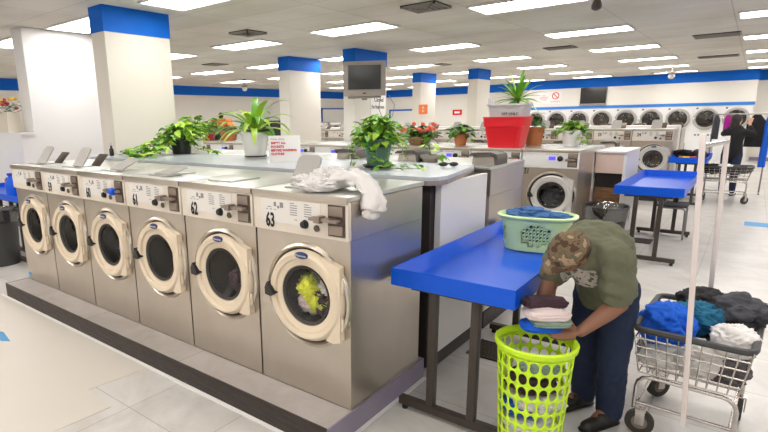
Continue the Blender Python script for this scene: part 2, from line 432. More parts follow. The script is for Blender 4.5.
fan(-.5, 16.3, 'ceiling fan with a round white globe in front of the dryer wall band')
fan(-11.3, 9.9, 'ceiling fan with a round white globe above the spiky potted plant')
t = thing('ceiling_pendant', 'small dark pendant fixture hanging at the top edge of the photo', 'fixture', (.26, 3.40, CZ))
MB().tube([(0, 0, -.001), (0, 0, -.27)], .006).build('cord', 'black', t)
MB().lathe([(.015, -.27), (.03, -.29), (.045, -.335), (.04, -.36), (.015, -.375)], cap0=True, cap1=True).build('body', 'brownmetal', t)
# ------------------------------------------------------------------ washing machines
DZ = .60; DX = .05; HW = .3335; HT = 1.162
def make_washer(kind, back=False):
    """local frame: x to the right seen from the front, +y into the body, z up from the machine's base"""
    t = thing('washing_machine', 'x', 'washing machine')
    dig = kind == 'digital'
    b = MB()
    if back: b.box(-HW, HW, 0, .74, 0, .937, bev=.006)
    else:
        b.panel_hole(-HW, HW, 0, .937, DX, DZ, .2)
        b.face([(-HW, 0, 0), (-HW, .74, 0), (-HW, .74, .937), (-HW, 0, .937)]); b.face([(HW, 0, 0), (HW, .74, 0), (HW, .74, .937), (HW, 0, .937)])
        b.face([(-HW, .74, 0), (HW, .74, 0), (HW, .74, .937), (-HW, .74, .937)])
    b.box(-HW, HW, .012, .74, .938, 1.134)
    b.build('body', 'steel', t)
    f = MB().box(-HW, HW, -.018, .76, 1.136, HT, bev=.004); f.build('top_panel', 'steel_top', t)
    if not back: MB().box(-HW, HW, -.030, -.0185, 1.128, HT + .001, bev=.003).build('front_lip', 'steel', t)
    # lint / soap dispenser on the top
    if dig: pass
    elif back:
        hb = MB().prism([(.42, HT), (.44, HT + .065), (.58, HT + .075), (.60, HT)], -.32, -.12, axis='x').build('dispenser_box', 'lidtan', t, smooth=False)
        MB().prism([(x_ - .12, z_) for x_, z_ in [(-.21 , HT), (-.212, HT + .05), (-.20, HT + .082), (-.16, HT + .098), (.0, HT + .09), (.02, HT + .075), (.02, HT + .066), (-.15, HT + .075), (-.18, HT + .06), (-.19, HT)]], .40, .62, axis='y').build('dispenser_hood', 'hood', hb)
        return t
    if dig: lidpos = None
    else: d = MB().box(-.2, .02, .10, .36, HT, HT + .010, bev=.004).build('dispenser_box', 'steel_top', t)
    lid = MB()
    pr = [(-.085, 0), (.085, 0), (.085, .15)] + [(.085 - .035 + .035 * math.cos(a), .15 + .035 * math.sin(a)) for a in (.4, .8, 1.2, 1.57)] + [(-.05 + .035 * math.cos(a), .15 + .035 * math.sin(a)) for a in (1.57, 2, 2.5, 3.14)]
    lid.prism(pr, -.006, .006, axis='y')
    if not dig: lo = lid.build('dispenser_lid', 'lidgrey', d, smooth=False); lo.location = (-.09, .13, HT + .012); lo.rotation_euler = (-.75, 0, 0)
    # control panel
    p = MB().box(-HW, HW, -.02, .01, .937, 1.134, bev=.004).build('control_panel', 'white_panel' if dig else 'cream_panel', t)
    if dig:
        MB().box(-.01, .07, -.024, -.02, 1.035, 1.08).build('digital_display', 'lcd', p, smooth=False)
        MB().lathe([(.034, -.02), (.032, -.045), (.012, -.05)], c=(.125, 0, 1.055), axis='y', n=20, cap1=True).build('dial', 'black', p)
        ink = MB()
        for k in range(5): ink.box(-.04 + .03 * k, -.022 + .03 * k, -.0225, -.02, 1.105, 1.111)
        ink.build('printed_marks', 'greyink', p, smooth=False)
    else:
        lab = MB().box(-.27, .16, -.0225, -.02, .985, 1.115).build('instruction_label', 'label', p, smooth=False)
        ink = MB()
        for cx_, w in ((-.02, .05), (.08, .05)):
            for k in range(6): ink.box(cx_ - .03, cx_ - .03 + w * (1 if k else .6), -.0235, -.0225, 1.1 - .0125 * k, 1.1045 - .0125 * k)
        ink.box(-.17, -.153, -.0235, -.0225, 1.075, 1.1).box(-.145, -.13, -.0235, -.0225, 1.065, 1.08).box(-.125, -.1, -.0235, -.0225, 1.07, 1.1).box(-.22, -.19, -.0235, -.0225, 1.068, 1.072)
        for k in range(3): ink.box(-.23 + .03 * k, -.215 + .03 * k, -.0235, -.0225, 1.055, 1.059)
        ink.box(-.02, .0, -.0235, -.0225, 1.012, 1.016).box(.09, .11, -.0235, -.0225, 1.035, 1.039)
        ink.build('printed_marks', 'greyink', lab, smooth=False)
        MB().lathe([(.025, -.022), (.023, -.03), (.018, -.045), (.006, -.048)], c=(.055, 0, .998), axis='y', n=20, cap1=True).build('dial', 'black', p)
        MB().lathe([(.018, -.02), (.018, -.028), (.01, -.03)], c=(.135, 0, .985), axis='y', n=16, cap1=True).build('start_button', 'coin', p)
    cb = MB().box(.21, .318, -.024, -.018, .955, 1.118, bev=.003).build('coin_box', 'coin', p)
    for zz in (1.062, .965):
        MB().box(.22, .308, -.034, -.024, zz, zz + .05, bev=.004).build('coin_box_door', 'slide', cb)
    cs = MB().box(.12 if not dig else .19, .3, -.075, -.03, 1.034, 1.052, bev=.004).box(.16 if not dig else .2, .2 if not dig else .23, -.085, -.03, 1.026, 1.06, bev=.004).build('coin_slide', 'slide', p)
    # door
    R = .257
    prof = [(.205, -.035), (.21, -.05), (.235, -.056), (R - .012, -.05), (R, -.03), (R, -.004)] if not dig else [(.19, -.035), (.2, -.055), (.235, -.06), (R - .02, -.045), (R - .01, -.03), (R - .01, -.004)]
    dr = MB().lathe([(.165, -.012), (.172, -.03)] + prof, c=(DX, 0, DZ), axis='y', n=48)
    dr.prism([(DX + .185, DZ - .17), (DX + .15, DZ - .215), (DX + .20, DZ - .222), (.296, DZ - .205), (.296, DZ + .200), (DX + .195, DZ + .215), (DX + .12, DZ + .235), (DX + .185, DZ + .15)], -.046, -.004, axis='y')
    door = dr.build('door', 'cream' if not dig else 'ring_grey', t)
    MB().lathe([(R + .014, -.001), (R + .015, -.014), (R + .024, -.024), (R + .036, -.016), (R + .040, -.001)], c=(DX - .006, 0, DZ - .004), axis='y', n=48).build('door_bezel', 'bezel', t)
    MB().lathe([(R - .02, -.0015), (R + .015, -.0015)], c=(DX - .006, 0, DZ - .004), axis='y', n=48).build('door_shadow_gap', 'rubber', t)  # flat ring in the dark rubber colour, painting the shadow gap around the door
    g = MB()
    g.lathe([(.168, -.02), (.15, -.012), (.10, .0), (.04, .008), (.002, .009)], c=(DX, 0, DZ), axis='y', n=40)
    g.build('door_glass', 'glass', door)
    MB().lathe([(.166, -.03), (.150, -.02), (.155, 0), (.168, .01)], c=(DX, 0, DZ), axis='y', n=40).build('door_gasket', 'rubber', door)
    h = MB().prism([(DX - .25, DZ + .045), (DX - .225, DZ + .02), (DX - .2, DZ - .02), (DX - .22, DZ - .035), (DX - .265, DZ - .03), (DX - .268, DZ + .01)], -.075, -.03, axis='y')
    h.build('door_handle', 'black', door, smooth=False)
    for zz in (DZ + .10, DZ - .11): MB().lathe([(.008, zz - .035), (.008, zz + .035)], c=(.302, -.03, 0), n=10, cap0=True, cap1=True).build('hinge', 'cream' if not dig else 'lidgrey', door)
    if not dig:
        bd = MB().lathe([(.001, -.0625), (.04, -.062), (.046, -.057), (.046, -.05)], c=(DX, 0, DZ + .233), axis='y', n=24, sy=.42).build('badge', 'blueink', door)
        text('badge_lettering', 'Wascomat', .017, 'paper', bd, (DX, -.0632, DZ + .233), ext=.0004)
    dm = MB().lathe([(.2, .0), (.205, .03), (.24, .06), (.24, .42), (.23, .45), (.01, .46)], c=(DX, 0, DZ), axis='y', n=40)
    for k in range(3):
        a = k * 2.094 + .6; mm = Matrix.Translation((DX, 0, DZ)) @ Matrix.Rotation(a, 4, 'Y'); dm.box(-.02, .02, .1, .42, -.24, -.18, mtx=mm)
    dm.build('drum', 'dark_steel', t)
    return t
W = .68
def number(root, s_, low=False):
    text('number_label', s_, .112 if not low else .10, 'ink', root, (-.20 if not low else -.27, -.0245 if not low else -.002, .993 if not low else .885), bold=.003, ext=.0006, sx=.62)

A0 = make_washer('analog')
PL = .14
places = ['farthest left of the front row beside the blue jug', 'second from the left in the front row', 'third from the left in the front row', 'fourth from the left in the front row', 'beside the end machine in the front row', 'at the near right end of the front row']
nums = ['', '59', '60', '61', '62', '63']
rowA = []
for i in range(6):
    x = -W * (5 - i) - W / 2
    lb = (f'steel front-load washer numbered {nums[i]}, {places[i]}' if nums[i] else f'steel front-load washer {places[i]}')
    if i == 5: lb = 'steel washer numbered 63 with yellow laundry inside, near right end of front row'
    if i == 0: A0.location = (x, 0, PL); A0['label'] = lb; A0['group'] = 'front row of washers'; o = A0
    else: o = dup(A0, (x, 0, PL), 0, lb)
    rowA.append(o)
for i in range(1, 6): number(rowA[i], nums[i], low=False)
# laundry seen in the drums
def blob(name, c, r, m, seed, amp=.35, freq=6, sub=5, flat=1.0, tagv=None, parent=None, sx=1, sy=1, rz=0, fold=True):
    """crumpled cloth lump"""
    bm = MB(); bm.ellipsoid((0, 0, 0), 1, 1, 1, sub=sub)
    off = V((seed * 3.7, seed * 1.3, -seed * 2.1))
    for v in bm.bm.verts:
        q = v.co.copy(); w_ = noise.noise_vector(q * 1.3 + off) * .7
        n1 = noise.noise(q * 1.5 + off); n2 = abs(noise.noise((q + w_) * freq * .42 + off * 2)); n3 = abs(noise.noise((q + w_ * .6) * freq * .85 + off * 3)); n4 = noise.noise((q + w_) * freq * 2 + off)
        k = 1 + amp * (n1 * .8 + (.32 - n2) * 1.25 + (.3 - n3) * .75 + n4 * .12)
        v.co = V((q.x * k * r * sx, q.y * k * r * sy, q.z * k * r * flat))
    o = bm.build(name, m, parent, auto=False)
    o.location = c; o.rotation_euler.z = rz
    if tagv: tag(o, *tagv)
    return o
for k, (dx, dz, r, m, lb, yy) in enumerate(((-.03, .015, .075, 'cyellow', 'yellow-green garment in the drum of washer 63', .085), (.055, -.055, .07, 'cmaroon', 'dark maroon garment in the drum of washer 63', .09), (-.055, -.075, .06, 'cpink', 'pale pink garment low in the drum of washer 63', .08), (.07, .03, .05, 'cwhite', 'white garment at the right of the drum of washer 63', .085), (.02, -.05, .055, 'cyellow', 'second yellow-green garment, lower in the drum of washer 63', .065), (-.0, .05, .05, 'csage', 'sage green garment high in the drum of washer 63', .10))):
    blob('garment', (-W / 2 + DX + dx, yy, PL + DZ + dz), r, m, k + 3, amp=.5, freq=8, tagv=(lb, 'clothing', 'laundry inside washer 63'))
blob('garment', (-W * 1.5 + DX + .03, .12, PL + DZ - .06), .085, 'cmaroon', 9, tagv=('dark red garment in the drum of washer 62', 'clothing'))
blob('garment', (-W * 3.5 + DX + .05, .1, PL + DZ - .03), .06, 'cblue', 12, tagv=('bright blue garment in the drum of washer 60', 'clothing'))
for o_ in list(rowA[4].children) :
    if o_.name.startswith('dispenser_box'):
        for q_ in list(o_.children): bpy.data.objects.remove(q_)
for i_, (lx, ly, rx) in {0: (.03, .12, -.6), 1: (.04, .13, -.6), 2: (.0, .12, -1.15), 3: (-.03, .10, -1.35), 5: (-.12, .16, -.5)}.items():
    for o_ in rowA[i_].children:
        if o_.name.startswith('dispenser_box'):
            for q_ in o_.children: q_.location.x = lx; q_.location.y = ly; q_.rotation_euler.x = rx
    if i_ in (0, 1):
        fl_ = MB().box(-.07, .07, -.006, .006, 0, .13, bev=.004).build('inner_flap', 'coin', rowA[i_]); fl_.location = (lx + .08, ly + .12, HT + .011); fl_.rotation_euler.x = -.75
# blue object taped on coin slide of 60
cc_ = MB().lathe([(.022, -.03), (.03, 0), (.022, .03)], axis='x', n=12, cap0=True, cap1=True).build('coin_slide_cap', 'blue', rowA[2]); cc_.location = (.26, -.075, 1.043); cc_['label'] = 'bright blue cap on the coin slide'

# plinth of the front row
struct(MB().prism([(-4.085, -.215), (0.0, -.215), (0.0, .80), (-4.085, .80)], .0, PL - .004).build('trim_7', 'kerbtop', smooth=False))
struct(MB().box(-4.087, .0, -.222, -.215, 0, PL - .002).box(-4.092, -4.087, -.222, .8, 0, PL - .002).build('trim_8', 'kerb', smooth=False))
struct(MB().box(0.0, .006, -.222, .80, 0.0, PL - .003).build('trim_9', 'purple', smooth=False))
struct(MB().box(.006, .03, -.25, .8, 0, .004).box(-4.2, .03, -.25, -.223, 0, .0045).build('trim_10', 'paper', smooth=False))

# bulkhead between front row and the row behind: counter + end panel
cp = [(-4.18, .85), (-.03, .85), (.02, .9), (.03, 1.0), (-.1, 1.72), (-.14, 1.76), (-4.18, 1.76)]
ct = MB().prism(cp, 1.292, 1.315).build('countertop', 'counter', smooth=False); tag(ct, 'long grey-blue laminate countertop between the front row of washers and the row behind', 'countertop')
ce = MB().prism([(x, y - .001 * 0) for x, y in cp], 1.262, 1.2919).build('edge_strip', 'countered', ct, smooth=False)
bh = thing('bulkhead', 'white bulkhead cabinet with a plain end panel and dark toe strip, under the grey-blue countertop', 'cabinet', (0, 1.35, 0))
MB().box(-4.17, -.045, -.43, .37, 0, 1.2615).build('carcass', 'darkvoid', bh, smooth=False)
MB().box(-.04, 0.0, -.37, .38, .10, 1.2615).build('end_panel', 'laminate', bh, smooth=False)
MB().box(-.04, -.004, -.37, .38, .0, .099).build('toe_strip', 'blackmetal', bh, smooth=False)
# row B, seen from behind / the side
B0 = make_washer('analog', back=True)
for i in range(6):
    x = -W * i - W / 2 + .0
    lb = f'steel washer facing away behind the long countertop, ' + ['at the aisle end', 'second from the aisle', 'third from the aisle', 'fourth from the aisle', 'fifth from the aisle', 'sixth from the aisle', 'seventh from the aisle'][i]
    if i == 0: o = B0; o.location = (x, 2.56, PL); o.rotation_euler.z = PI; o['label'] = lb; o['group'] = 'second row of washers'
    else: o = dup(B0, (x, 2.56, PL), PI, lb)
    if i >= 3:
        for q_ in [c for c in o.children if c.name.startswith('dispenser_box')]:
            for z_ in list(q_.children): bpy.data.objects.remove(z_)
            bpy.data.objects.remove(q_)
struct(MB().box(-4.08, 0, 1.81, 2.75, 0, PL - .002).build('trim_11', 'kerb', smooth=False))
# row C
C0 = make_washer('digital')
nC = 12; XC = -.07; YC = 4.78; PC = .09
for i in range(nC):
    x = XC - W * i - W / 2
    lb = 'steel front-load washer with a blue digital display ' + ['numbered 51, behind the mint basket', 'under the red tub, left of washer 51', 'under the small terracotta pot', 'under the coral flower box', 'fifth from the aisle in its row', 'behind the leafy green pot', 'seventh from the aisle in its row', 'eighth from the aisle in its row', 'ninth from the aisle in its row', 'tenth from the aisle in its row', 'eleventh from the aisle, behind the spiky plant', 'twelfth from the aisle, last in its row'][i]
    if i == 0: C0.location = (x, YC, PC); C0['label'] = lb; C0['group'] = 'third row of washers with digital displays'; o = C0
    else: o = dup(C0, (x, YC, PC), 0, lb)
    if i == 0: first_c = o
number(first_c, '51', low=True)
blob('garment', (XC - W / 2 + DX - .02, YC + .12, PC + DZ - .05), .11, 'cgrey', 15, tagv=('dark garment in the drum of washer 51', 'clothing'))
struct(MB().box(XC - nC * W, XC, YC - .12, 5.6, 0, PC - .002).build('trim_12', 'kerb', smooth=False))
# bulkhead C with protruding end cabinet
cc = MB().box(-8.2, -.1, 5.56, 6.31, 1.215, 1.235).build('countertop', 'counter', smooth=False); tag(cc, 'grey-blue countertop behind washer 51 that carries the white potted plant', 'countertop')
MB().box(-8.15, -.1, 5.6, 6.3, 0, 1.21).build('carcass', 'laminate', cc, smooth=False)
ec = thing('end_cabinet', 'end cabinet, pale pink board above worn brown wood, right of washer 51', 'cabinet', (.09, 5.7, 0))
MB().box(-.18, .185, -.02, 1.0, 1.165, 1.19, bev=.003).build('top_board', 'laminate', ec)
MB().box(-.175, .15, .0, .03, .9, 1.164).build('upper_board', 'pinkwood', ec, smooth=False)
MB().box(-.175, .15, .06, .09, .42, .70).box(-.175, .15, .0, .03, .1, .40).build('lower_board', 'wood', ec, smooth=False)
MB().box(-.175, .15, .1, .98, .02, 1.16).build('carcass', 'darkvoid', ec, smooth=False)
MB().box(.151, .18, .0, 1.0, .02, 1.164).build('side_panel', 'laminate', ec, smooth=False)
# row D seen from the side
for i in range(4):
    x = -.05 - W * i - W / 2
    dup(B0, (x, 7.50, .0), PI, 'steel washer facing away behind washer 51, ' + ['beyond the end cabinet', 'second from the aisle', 'third from the aisle', 'fourth from the aisle'][i])['group'] = 'fourth row of washers'
# row E
YE = 9.8; PE = .20; XE = .36
for i in range(14):
    x = XE - W * i - W / 2
    nm = {0: '24', 1: '23'}.get(i)
    lb = (f'cream panelled steel washer numbered {nm} behind the folding table' if nm else 'cream panelled steel washer in the far row, ' + ['', '', 'next to washer 23', 'behind the white potted plant', 'behind the grey tote', 'behind the red tub', 'seventh from the aisle', 'eighth from the aisle', 'ninth from the aisle', 'tenth from the aisle', 'eleventh from the aisle', 'twelfth from the aisle', 'thirteenth from the aisle', 'farthest from the aisle'][i])
    o = dup(A0, (x, YE, PE), 0, lb); o['group'] = 'far row of washers'
    for q_ in o.children:
        if q_.name.startswith('door') and not q_.name.startswith('door_'):
            if 'mE' not in globals(): mE = q_.data.copy(); mE.materials[0] = M['ring_grey']
            q_.data = mE
    if nm: text('number_label', nm, .088, 'ink', o, (-.22, -.0245, 1.05), bold=.0025, ext=.0006, sx=.78)
struct(MB().box(XE - 14 * W, XE, YE - .1, YE + .8, 0, PE - .002).build('trim_13', 'kerb', smooth=False))
fb = tag(MB().box(-9.2, .33, 10.62, 11.25, 0, 1.40, bev=.005).build('bulkhead', 'laminate', None), 'pale bulkhead box behind the far row of washers', 'cabinet')
for i in range(5):
    dup(B0, (.35 - W * i - W / 2, 12.06, .18), PI, 'steel washer facing the dryers behind washer 24, ' + ['at the aisle end', 'second from the aisle', 'third from the aisle', 'fourth from the aisle', 'fifth from the aisle'][i])['group'] = 'row of washers facing the dryers'

struct(MB().box(-3.1, .35, 11.30, 12.1, 0, .178).build('trim_14', 'kerb', smooth=False))
# ------------------------------------------------------------------ dryers
def make_dryer():
    t = thing('dryer', 'x', 'dryer')
    b = MB(); b.panel_hole(-.395, .395, .95, 1.82, 0, 1.41, .29)
    b.box(-.395, .395, .0, .05, .0, .95, bev=.004)
    b.face([(-.395, 0, .95), (-.395, .05, .95), (-.395, .05, 1.82), (-.395, 0, 1.82)]); b.face([(.395, 0, .95), (.395, .05, .95), (.395, .05, 1.82), (.395, 0, 1.82)]); b.face([(-.395, 0, 1.82), (.395, 0, 1.82), (.395, .05, 1.82), (-.395, .05, 1.82)])
    b.build('cabinet', 'wallw', t)
    d = MB().lathe([(.275, -.01), (.285, -.05), (.325, -.06), (.36, -.04), (.365, -.002)], c=(0, 0, 1.41), axis='y', n=40).build('door_ring', 'lidgrey', t)
    MB().lathe([(.28, -.03), (.2, -.038), (.002, -.042)], c=(0, 0, 1.41), axis='y', n=40).build('door_glass', 'darkglass', d)
    MB().box(-.345, -.31, -.09, -.03, 1.36, 1.46, bev=.008).build('door_handle', 'chrome', d)
    MB().lathe([(.29, .0), (.30, .03), (.33, .048)], c=(0, 0, 1.41), axis='y', n=40).lathe([(.33, .048), (.02, .0485)], c=(0, 0, 1.41), axis='y', n=40).build('drum', 'dark_steel', t)
    c = MB().box(-.3, .3, -.012, .0, .82, .93).build('control_strip', 'white_panel', t, smooth=False)
    m = MB()
    for k in range(6): m.box(-.26 + .09 * k, -.21 + .09 * k, -.02, -.012, .85, .90)
    m.build('buttons', 'coin', c, smooth=False)
    MB().box(-.3, -.24, -.008, 0, 1.73, 1.78).build('number_plate', 'coin', t, smooth=False)
    MB().box(.12, .3, -.01, 0, .3, .6).build('service_panel', 'lidgrey', t, smooth=False)
    return t
D0 = make_dryer()
dn = ['at the right end of the dryer wall, orange laundry behind its glass', 'second big round door from the right end of the dryer wall', 'third big round door from the right end of the dryer wall', 'fourth big round door from the right end of the dryer wall', 'fifth big round door from the right end of the dryer wall', 'sixth from the right, left of the wall television', 'seventh big round door from the right end of the dryer wall', 'eighth big round door from the right end of the dryer wall', 'at the left end of the dryer wall behind the potted palm']
for i in range(9):
    x = 1.0 - .795 * i
    lb = 'white dryer, ' + dn[i]
    if i == 0: D0.location = (x, 20.28, 0); D0['label'] = lb; D0['group'] = 'wall of dryers'
    else: dup(D0, (x, 20.28, 0), 0, lb)
# ------------------------------------------------------------------ blue folding tables
def make_table(name, label, x0, x1, y0, y1, zt=.785, h=.085):
    """tray-topped table; flared rims; T legs on floor rails"""
    cx, cy = (x0 + x1) / 2, (y0 + y1) / 2; w, d = (x1 - x0) / 2, (y1 - y0) / 2
    t = thing(name, label, 'table', (cx, cy, 0))
    b = MB(); fi = .055
    zb, z1 = zt, zt + h
    def R(a, b_, z): return [b.bm.verts.new(q) for q in ((-a, -b_, z), (a, -b_, z), (a, b_, z), (-a, b_, z))]
    o0, o1, o1b, i1, i0 = R(w, d, zb - .01), R(w, d, z1), R(w - .003, d - .003, z1 + .003), R(w - .01, d - .01, z1), R(w - fi, d - fi, zb + .006)
    # open right-hand rim is lower, as on the real table
    b.ring_between(o0, o1); b.ring_between(o1, o1b); b.ring_between(o1b, i1); b.ring_between(i1, i0)
    b.bm.faces.new(i0); b.bm.faces.new(o0[::-1])
    b.build('tray_top', 'blue', t, smooth=False)
    for sy, yy in ((0, -d + .08), (1, d - .25)):
        r = MB().box(-w + .03, w + .12 if False else w - .01, yy - .025, yy + .025, .03, .075, bev=.004).build('floor_rail', 'brownmetal', t)
        for xx in (-w + .06, w - .04): MB().lathe([(.018, .0), (.018, .02), (.008, .03)], c=(xx, yy, 0), n=12, cap0=True, cap1=True).build('foot', 'black', r)
        for xx in (-.115, .125):
            MB().box(xx - .022, xx + .022, yy - .022, yy + .022, .075, zt - .012, bev=.003).build('leg', 'brownmetal', t)
    MB().box(-w + .1, w - .1, -d + .05, d - .05, zt - .035, zt - .011).build('under_frame', 'brownmetal', t, smooth=False)
    return t
make_table('folding_table', 'nearest blue tray-topped folding table, with the mint basket standing on it', .035, .715, .325, 2.05)
make_table('folding_table', 'empty blue tray-topped folding table in the middle distance, right of the end cabinet', .34, 1.005, 4.68, 6.75, zt=.785)
make_table('folding_table', 'farthest blue folding table, carrying dark laundry and toys, behind the cart poles', .38, .93, 9.3, 10.9)
make_table('folding_table', 'blue table edge at the far left, carrying the blue jug', -6.8, -5.0, .34, .88, zt=.80, h=.06)

# ------------------------------------------------------------------ lime laundry basket
def oval_cell(b, u0, u1, v0, v1, fn, r, e, n=12):
    b.panel_hole(u0, u1, v0, v1, (u0 + u1) / 2, (v0 + v1) / 2, r, fn=fn, n=n, e=e)
BX, BY, BH = .812, .365, .64
lb_ = thing('laundry_basket', 'tall lime green perforated laundry basket on the floor in front of the bending man', 'basket', (BX, BY, 0))
b = MB()
def conef(r0, r1, H, sx=1.0, sy=1.0):
    def f(u, v): r = r0 + (r1 - r0) * v / H; return (r * math.cos(u) * sx, r * math.sin(u) * sy, v)
    return f
fn = conef(.135, .172, BH)
NU = 22; rows = [(.05, .12), (.12, .19), (.19, .26), (.26, .33), (.33, .40), (.40, .47), (.47, .535), (.535, .60)]
for (v0, v1) in rows:
    for k in range(NU):
        u0 = 2 * PI * k / NU; u1 = 2 * PI * (k + 1) / NU; du = (u1 - u0)
        oval_cell(b, u0, u1, v0, v1, fn, du * .415, (v1 - v0) * .43 / (du * .415), n=16)
for (v0, v1) in ((.0, .05), (.60, BH)):
    b.lathe([(.135 + .037 * v0 / BH, v0), (.135 + .037 * v1 / BH, v1)], n=NU)
b.lathe([(.135, .0), (.002, .004)], n=NU)
o = b.build('basket_wall', 'lime', lb_, weld=True); s = o.modifiers.new('s', 'SOLIDIFY'); s.thickness = .004; s.offset = 0
MB().lathe([(.172, BH - .022), (.184, BH - .024), (.187, BH - .004), (.182, BH + .003), (.174, BH + .002), (.170, BH - .01)], n=44).build('rim', 'lime', lb_)

# ------------------------------------------------------------------ mint basket on the table
mb = thing('laundry_basket', 'pale mint oval laundry basket full of blue jeans, on the near blue table', 'basket', (.435, 1.53, .796), math.radians(9))
mb.scale = (.83, .83, .90)
def ovalf(v0s=.0, H=.25):
    def f(u, v):
        k = 1 + .16 * v / H; e = .75
        c, s_ = math.cos(u), math.sin(u)
        x = math.copysign(abs(c) ** e, c) * .232 * k; y = math.copysign(abs(s_) ** e, s_) * .165 * k
        return (x, y, v)
    return f
of_ = ovalf(); b = MB(); NU = 56; NV = 8; H = .25
tab_ = [0.0]
for i in range(2000): tab_.append(tab_[-1] + (V(of_(2 * PI * (i + 1) / 2000, 0)) - V(of_(2 * PI * i / 2000, 0))).length)
def of(u, v):      # equal steps along the rim
    import bisect
    s_ = (u / (2 * PI)) % 1.0 * tab_[-1]; i = max(1, min(2000, bisect.bisect_left(tab_, s_)))
    fr = (s_ - tab_[i - 1]) / (tab_[i] - tab_[i - 1] + 1e-12); return of_(2 * PI * (i - 1 + fr) / 2000, v)
for j in range(NV):
    v0, v1 = .02 + j * .026, .02 + (j + 1) * .026
    for k in range(NU):
        u0, u1 = 2 * PI * k / NU, 2 * PI * (k + 1) / NU
        um = (k + .5) % (NU / 4)    # four patches of holes
        c4 = abs(um - NU / 8)
        patch = (k + 7) // 14
        hole = 1 <= j <= 6 and (((k + 3) % 14) < 8) and not (j in (1, 6) and ((k + 3) % 14) in (0, 1, 6, 7))
        if hole:
            rr = .0118 if (j + k) % 2 else .0078
            uu = (u0 + u1) / 2; L_ = (V(of(u1, v0)) - V(of(u0, v0))).length / (u1 - u0)
            oval_cell(b, u0, u1, v0, v1, of, min(rr / L_, (u1 - u0) * .46), L_ if rr / L_ < (u1 - u0) * .46 else .0105 / ((u1 - u0) * .46), n=12)
        else: b.face([of(u0, v0), of(u1, v0), of(u1, v1), of(u0, v1)])
for (v0, v1) in ((0, .02), (.228, .25)):
    for k in range(NU):
        u0, u1 = 2 * PI * k / NU, 2 * PI * (k + 1) / NU
        b.face([of(u0, v0), of(u1, v0), of(u1, v1), of(u0, v1)])
b.bm.faces.new([b.bm.verts.new(of(2 * PI * k / NU, 0)) for k in range(NU)])
o = b.build('basket_wall', 'mint', mb, weld=True); s = o.modifiers.new('s', 'SOLIDIFY'); s.thickness = .004; s.offset = -1
b = MB(); prof = [(1.0, .235), (1.05, .232), (1.12, .246), (1.125, .256), (1.02, .262), (.985, .256)]; rings = []
for k_, z in prof:
    rings.append([b.bm.verts.new((V((of(2 * PI * k / NU, .25)[0] * k_, of(2 * PI * k / NU, .25)[1] * k_, z)))) for k in range(NU)])
for a, c in zip(rings, rings[1:]): b.ring_between(a, c)
b.build('rim', 'mint', mb)
# blue jeans in it
def cloth_sheet(name, w, d, m, seed, tagv, loc, rz=0, amp=.03, thick=.012, drop=None, rot=None, n=34, fold=2.2):
    """crumpled piece of cloth: dense sheet with folds, real thickness"""
    b = MB(); off = V((seed * 5.1, seed * 2.3, seed)); g = []
    for i in range(n + 1):
        row = []
        for j in range(n + 1):
            u, v = i / n - .5, j / n - .5
            ru = 1 - .12 * noise.noise(V((v * 4, 0, 0)) + off); rv = 1 - .12 * noise.noise(V((u * 4, 3, 0)) + off)
            x, y = u * w * ru, v * d * rv
            q = V((u * fold * 2, v * fold, 0)) + off
            z = amp * (noise.noise(q) + .9 * (.5 - abs(noise.noise(q * 2.1))) + .35 * (.4 - abs(noise.noise(q * 4.3))))
            e = max(abs(u), abs(v)) * 2
            z += -amp * .6 * max(0, e - .75) * 4
            if drop: z = drop(x, y, z)
            row.append(b.bm.verts.new((x, y, z) if not isinstance(z, tuple) else z))
        g.append(row)
    for i in range(n):
        for j in range(n): b.bm.faces.new([g[i][j], g[i + 1][j], g[i + 1][j + 1], g[i][j + 1]])
    o = b.build(name, m, None, auto=False); o.location = loc; o.rotation_euler = rot or (0, 0, rz)
    s = o.modifiers.new('s', 'SOLIDIFY'); s.thickness = thick; s.offset = -1
    tag(o, *tagv); return o
JG = 'clothes in the mint basket'
blob('jeans', (.40, 1.51, 1.025), .108, 'cdenim', 2, flat=.42, sx=1.35, sy=.9, rz=.3, tagv=('folded blue denim jeans heaped at the left in the mint basket', 'jeans', JG))
blob('jeans', (.535, 1.54, 1.015), .09, 'cdenim', 5, flat=.35, sx=1.3, sy=.9, rz=.1, tagv=('lighter blue denim garment at the right in the mint basket', 'jeans', JG))
blob('garment', (.455, 1.52, .92), .115, 'cblack', 7, flat=.55, sx=1.2, sy=.75, rz=.1, tagv=('dark clothes lower down in the mint basket', 'clothing', JG))

# clothes in the lime basket
LG = 'clothes in the lime basket'
for k, (z, r, m, lb, fl, dx, dy) in enumerate(((.09, .10, 'cgrey', 'charcoal garment at the bottom of the lime basket', .7, 0, 0), (.20, .108, 'cwhite', 'white garment low in the lime basket', .45, .0, -.0), (.285, .10, 'cblue', 'blue garment above the white one in the lime basket', .28, -.03, .0), (.335, .108, 'cwhite', 'white and grey garment halfway up the lime basket', .32, .02, -.0), (.425, .105, 'cmaroon', 'dark maroon garment in the upper half of the lime basket', .5, -.01, 0), (.50, .095, 'csage', 'grey-green garment near the top of the lime basket', .35, .02, .02))):
    blob('garment', (BX + dx, BY + dy, z), r, m, 20 + k, flat=fl, amp=.28, tagv=(lb, 'clothing', LG))
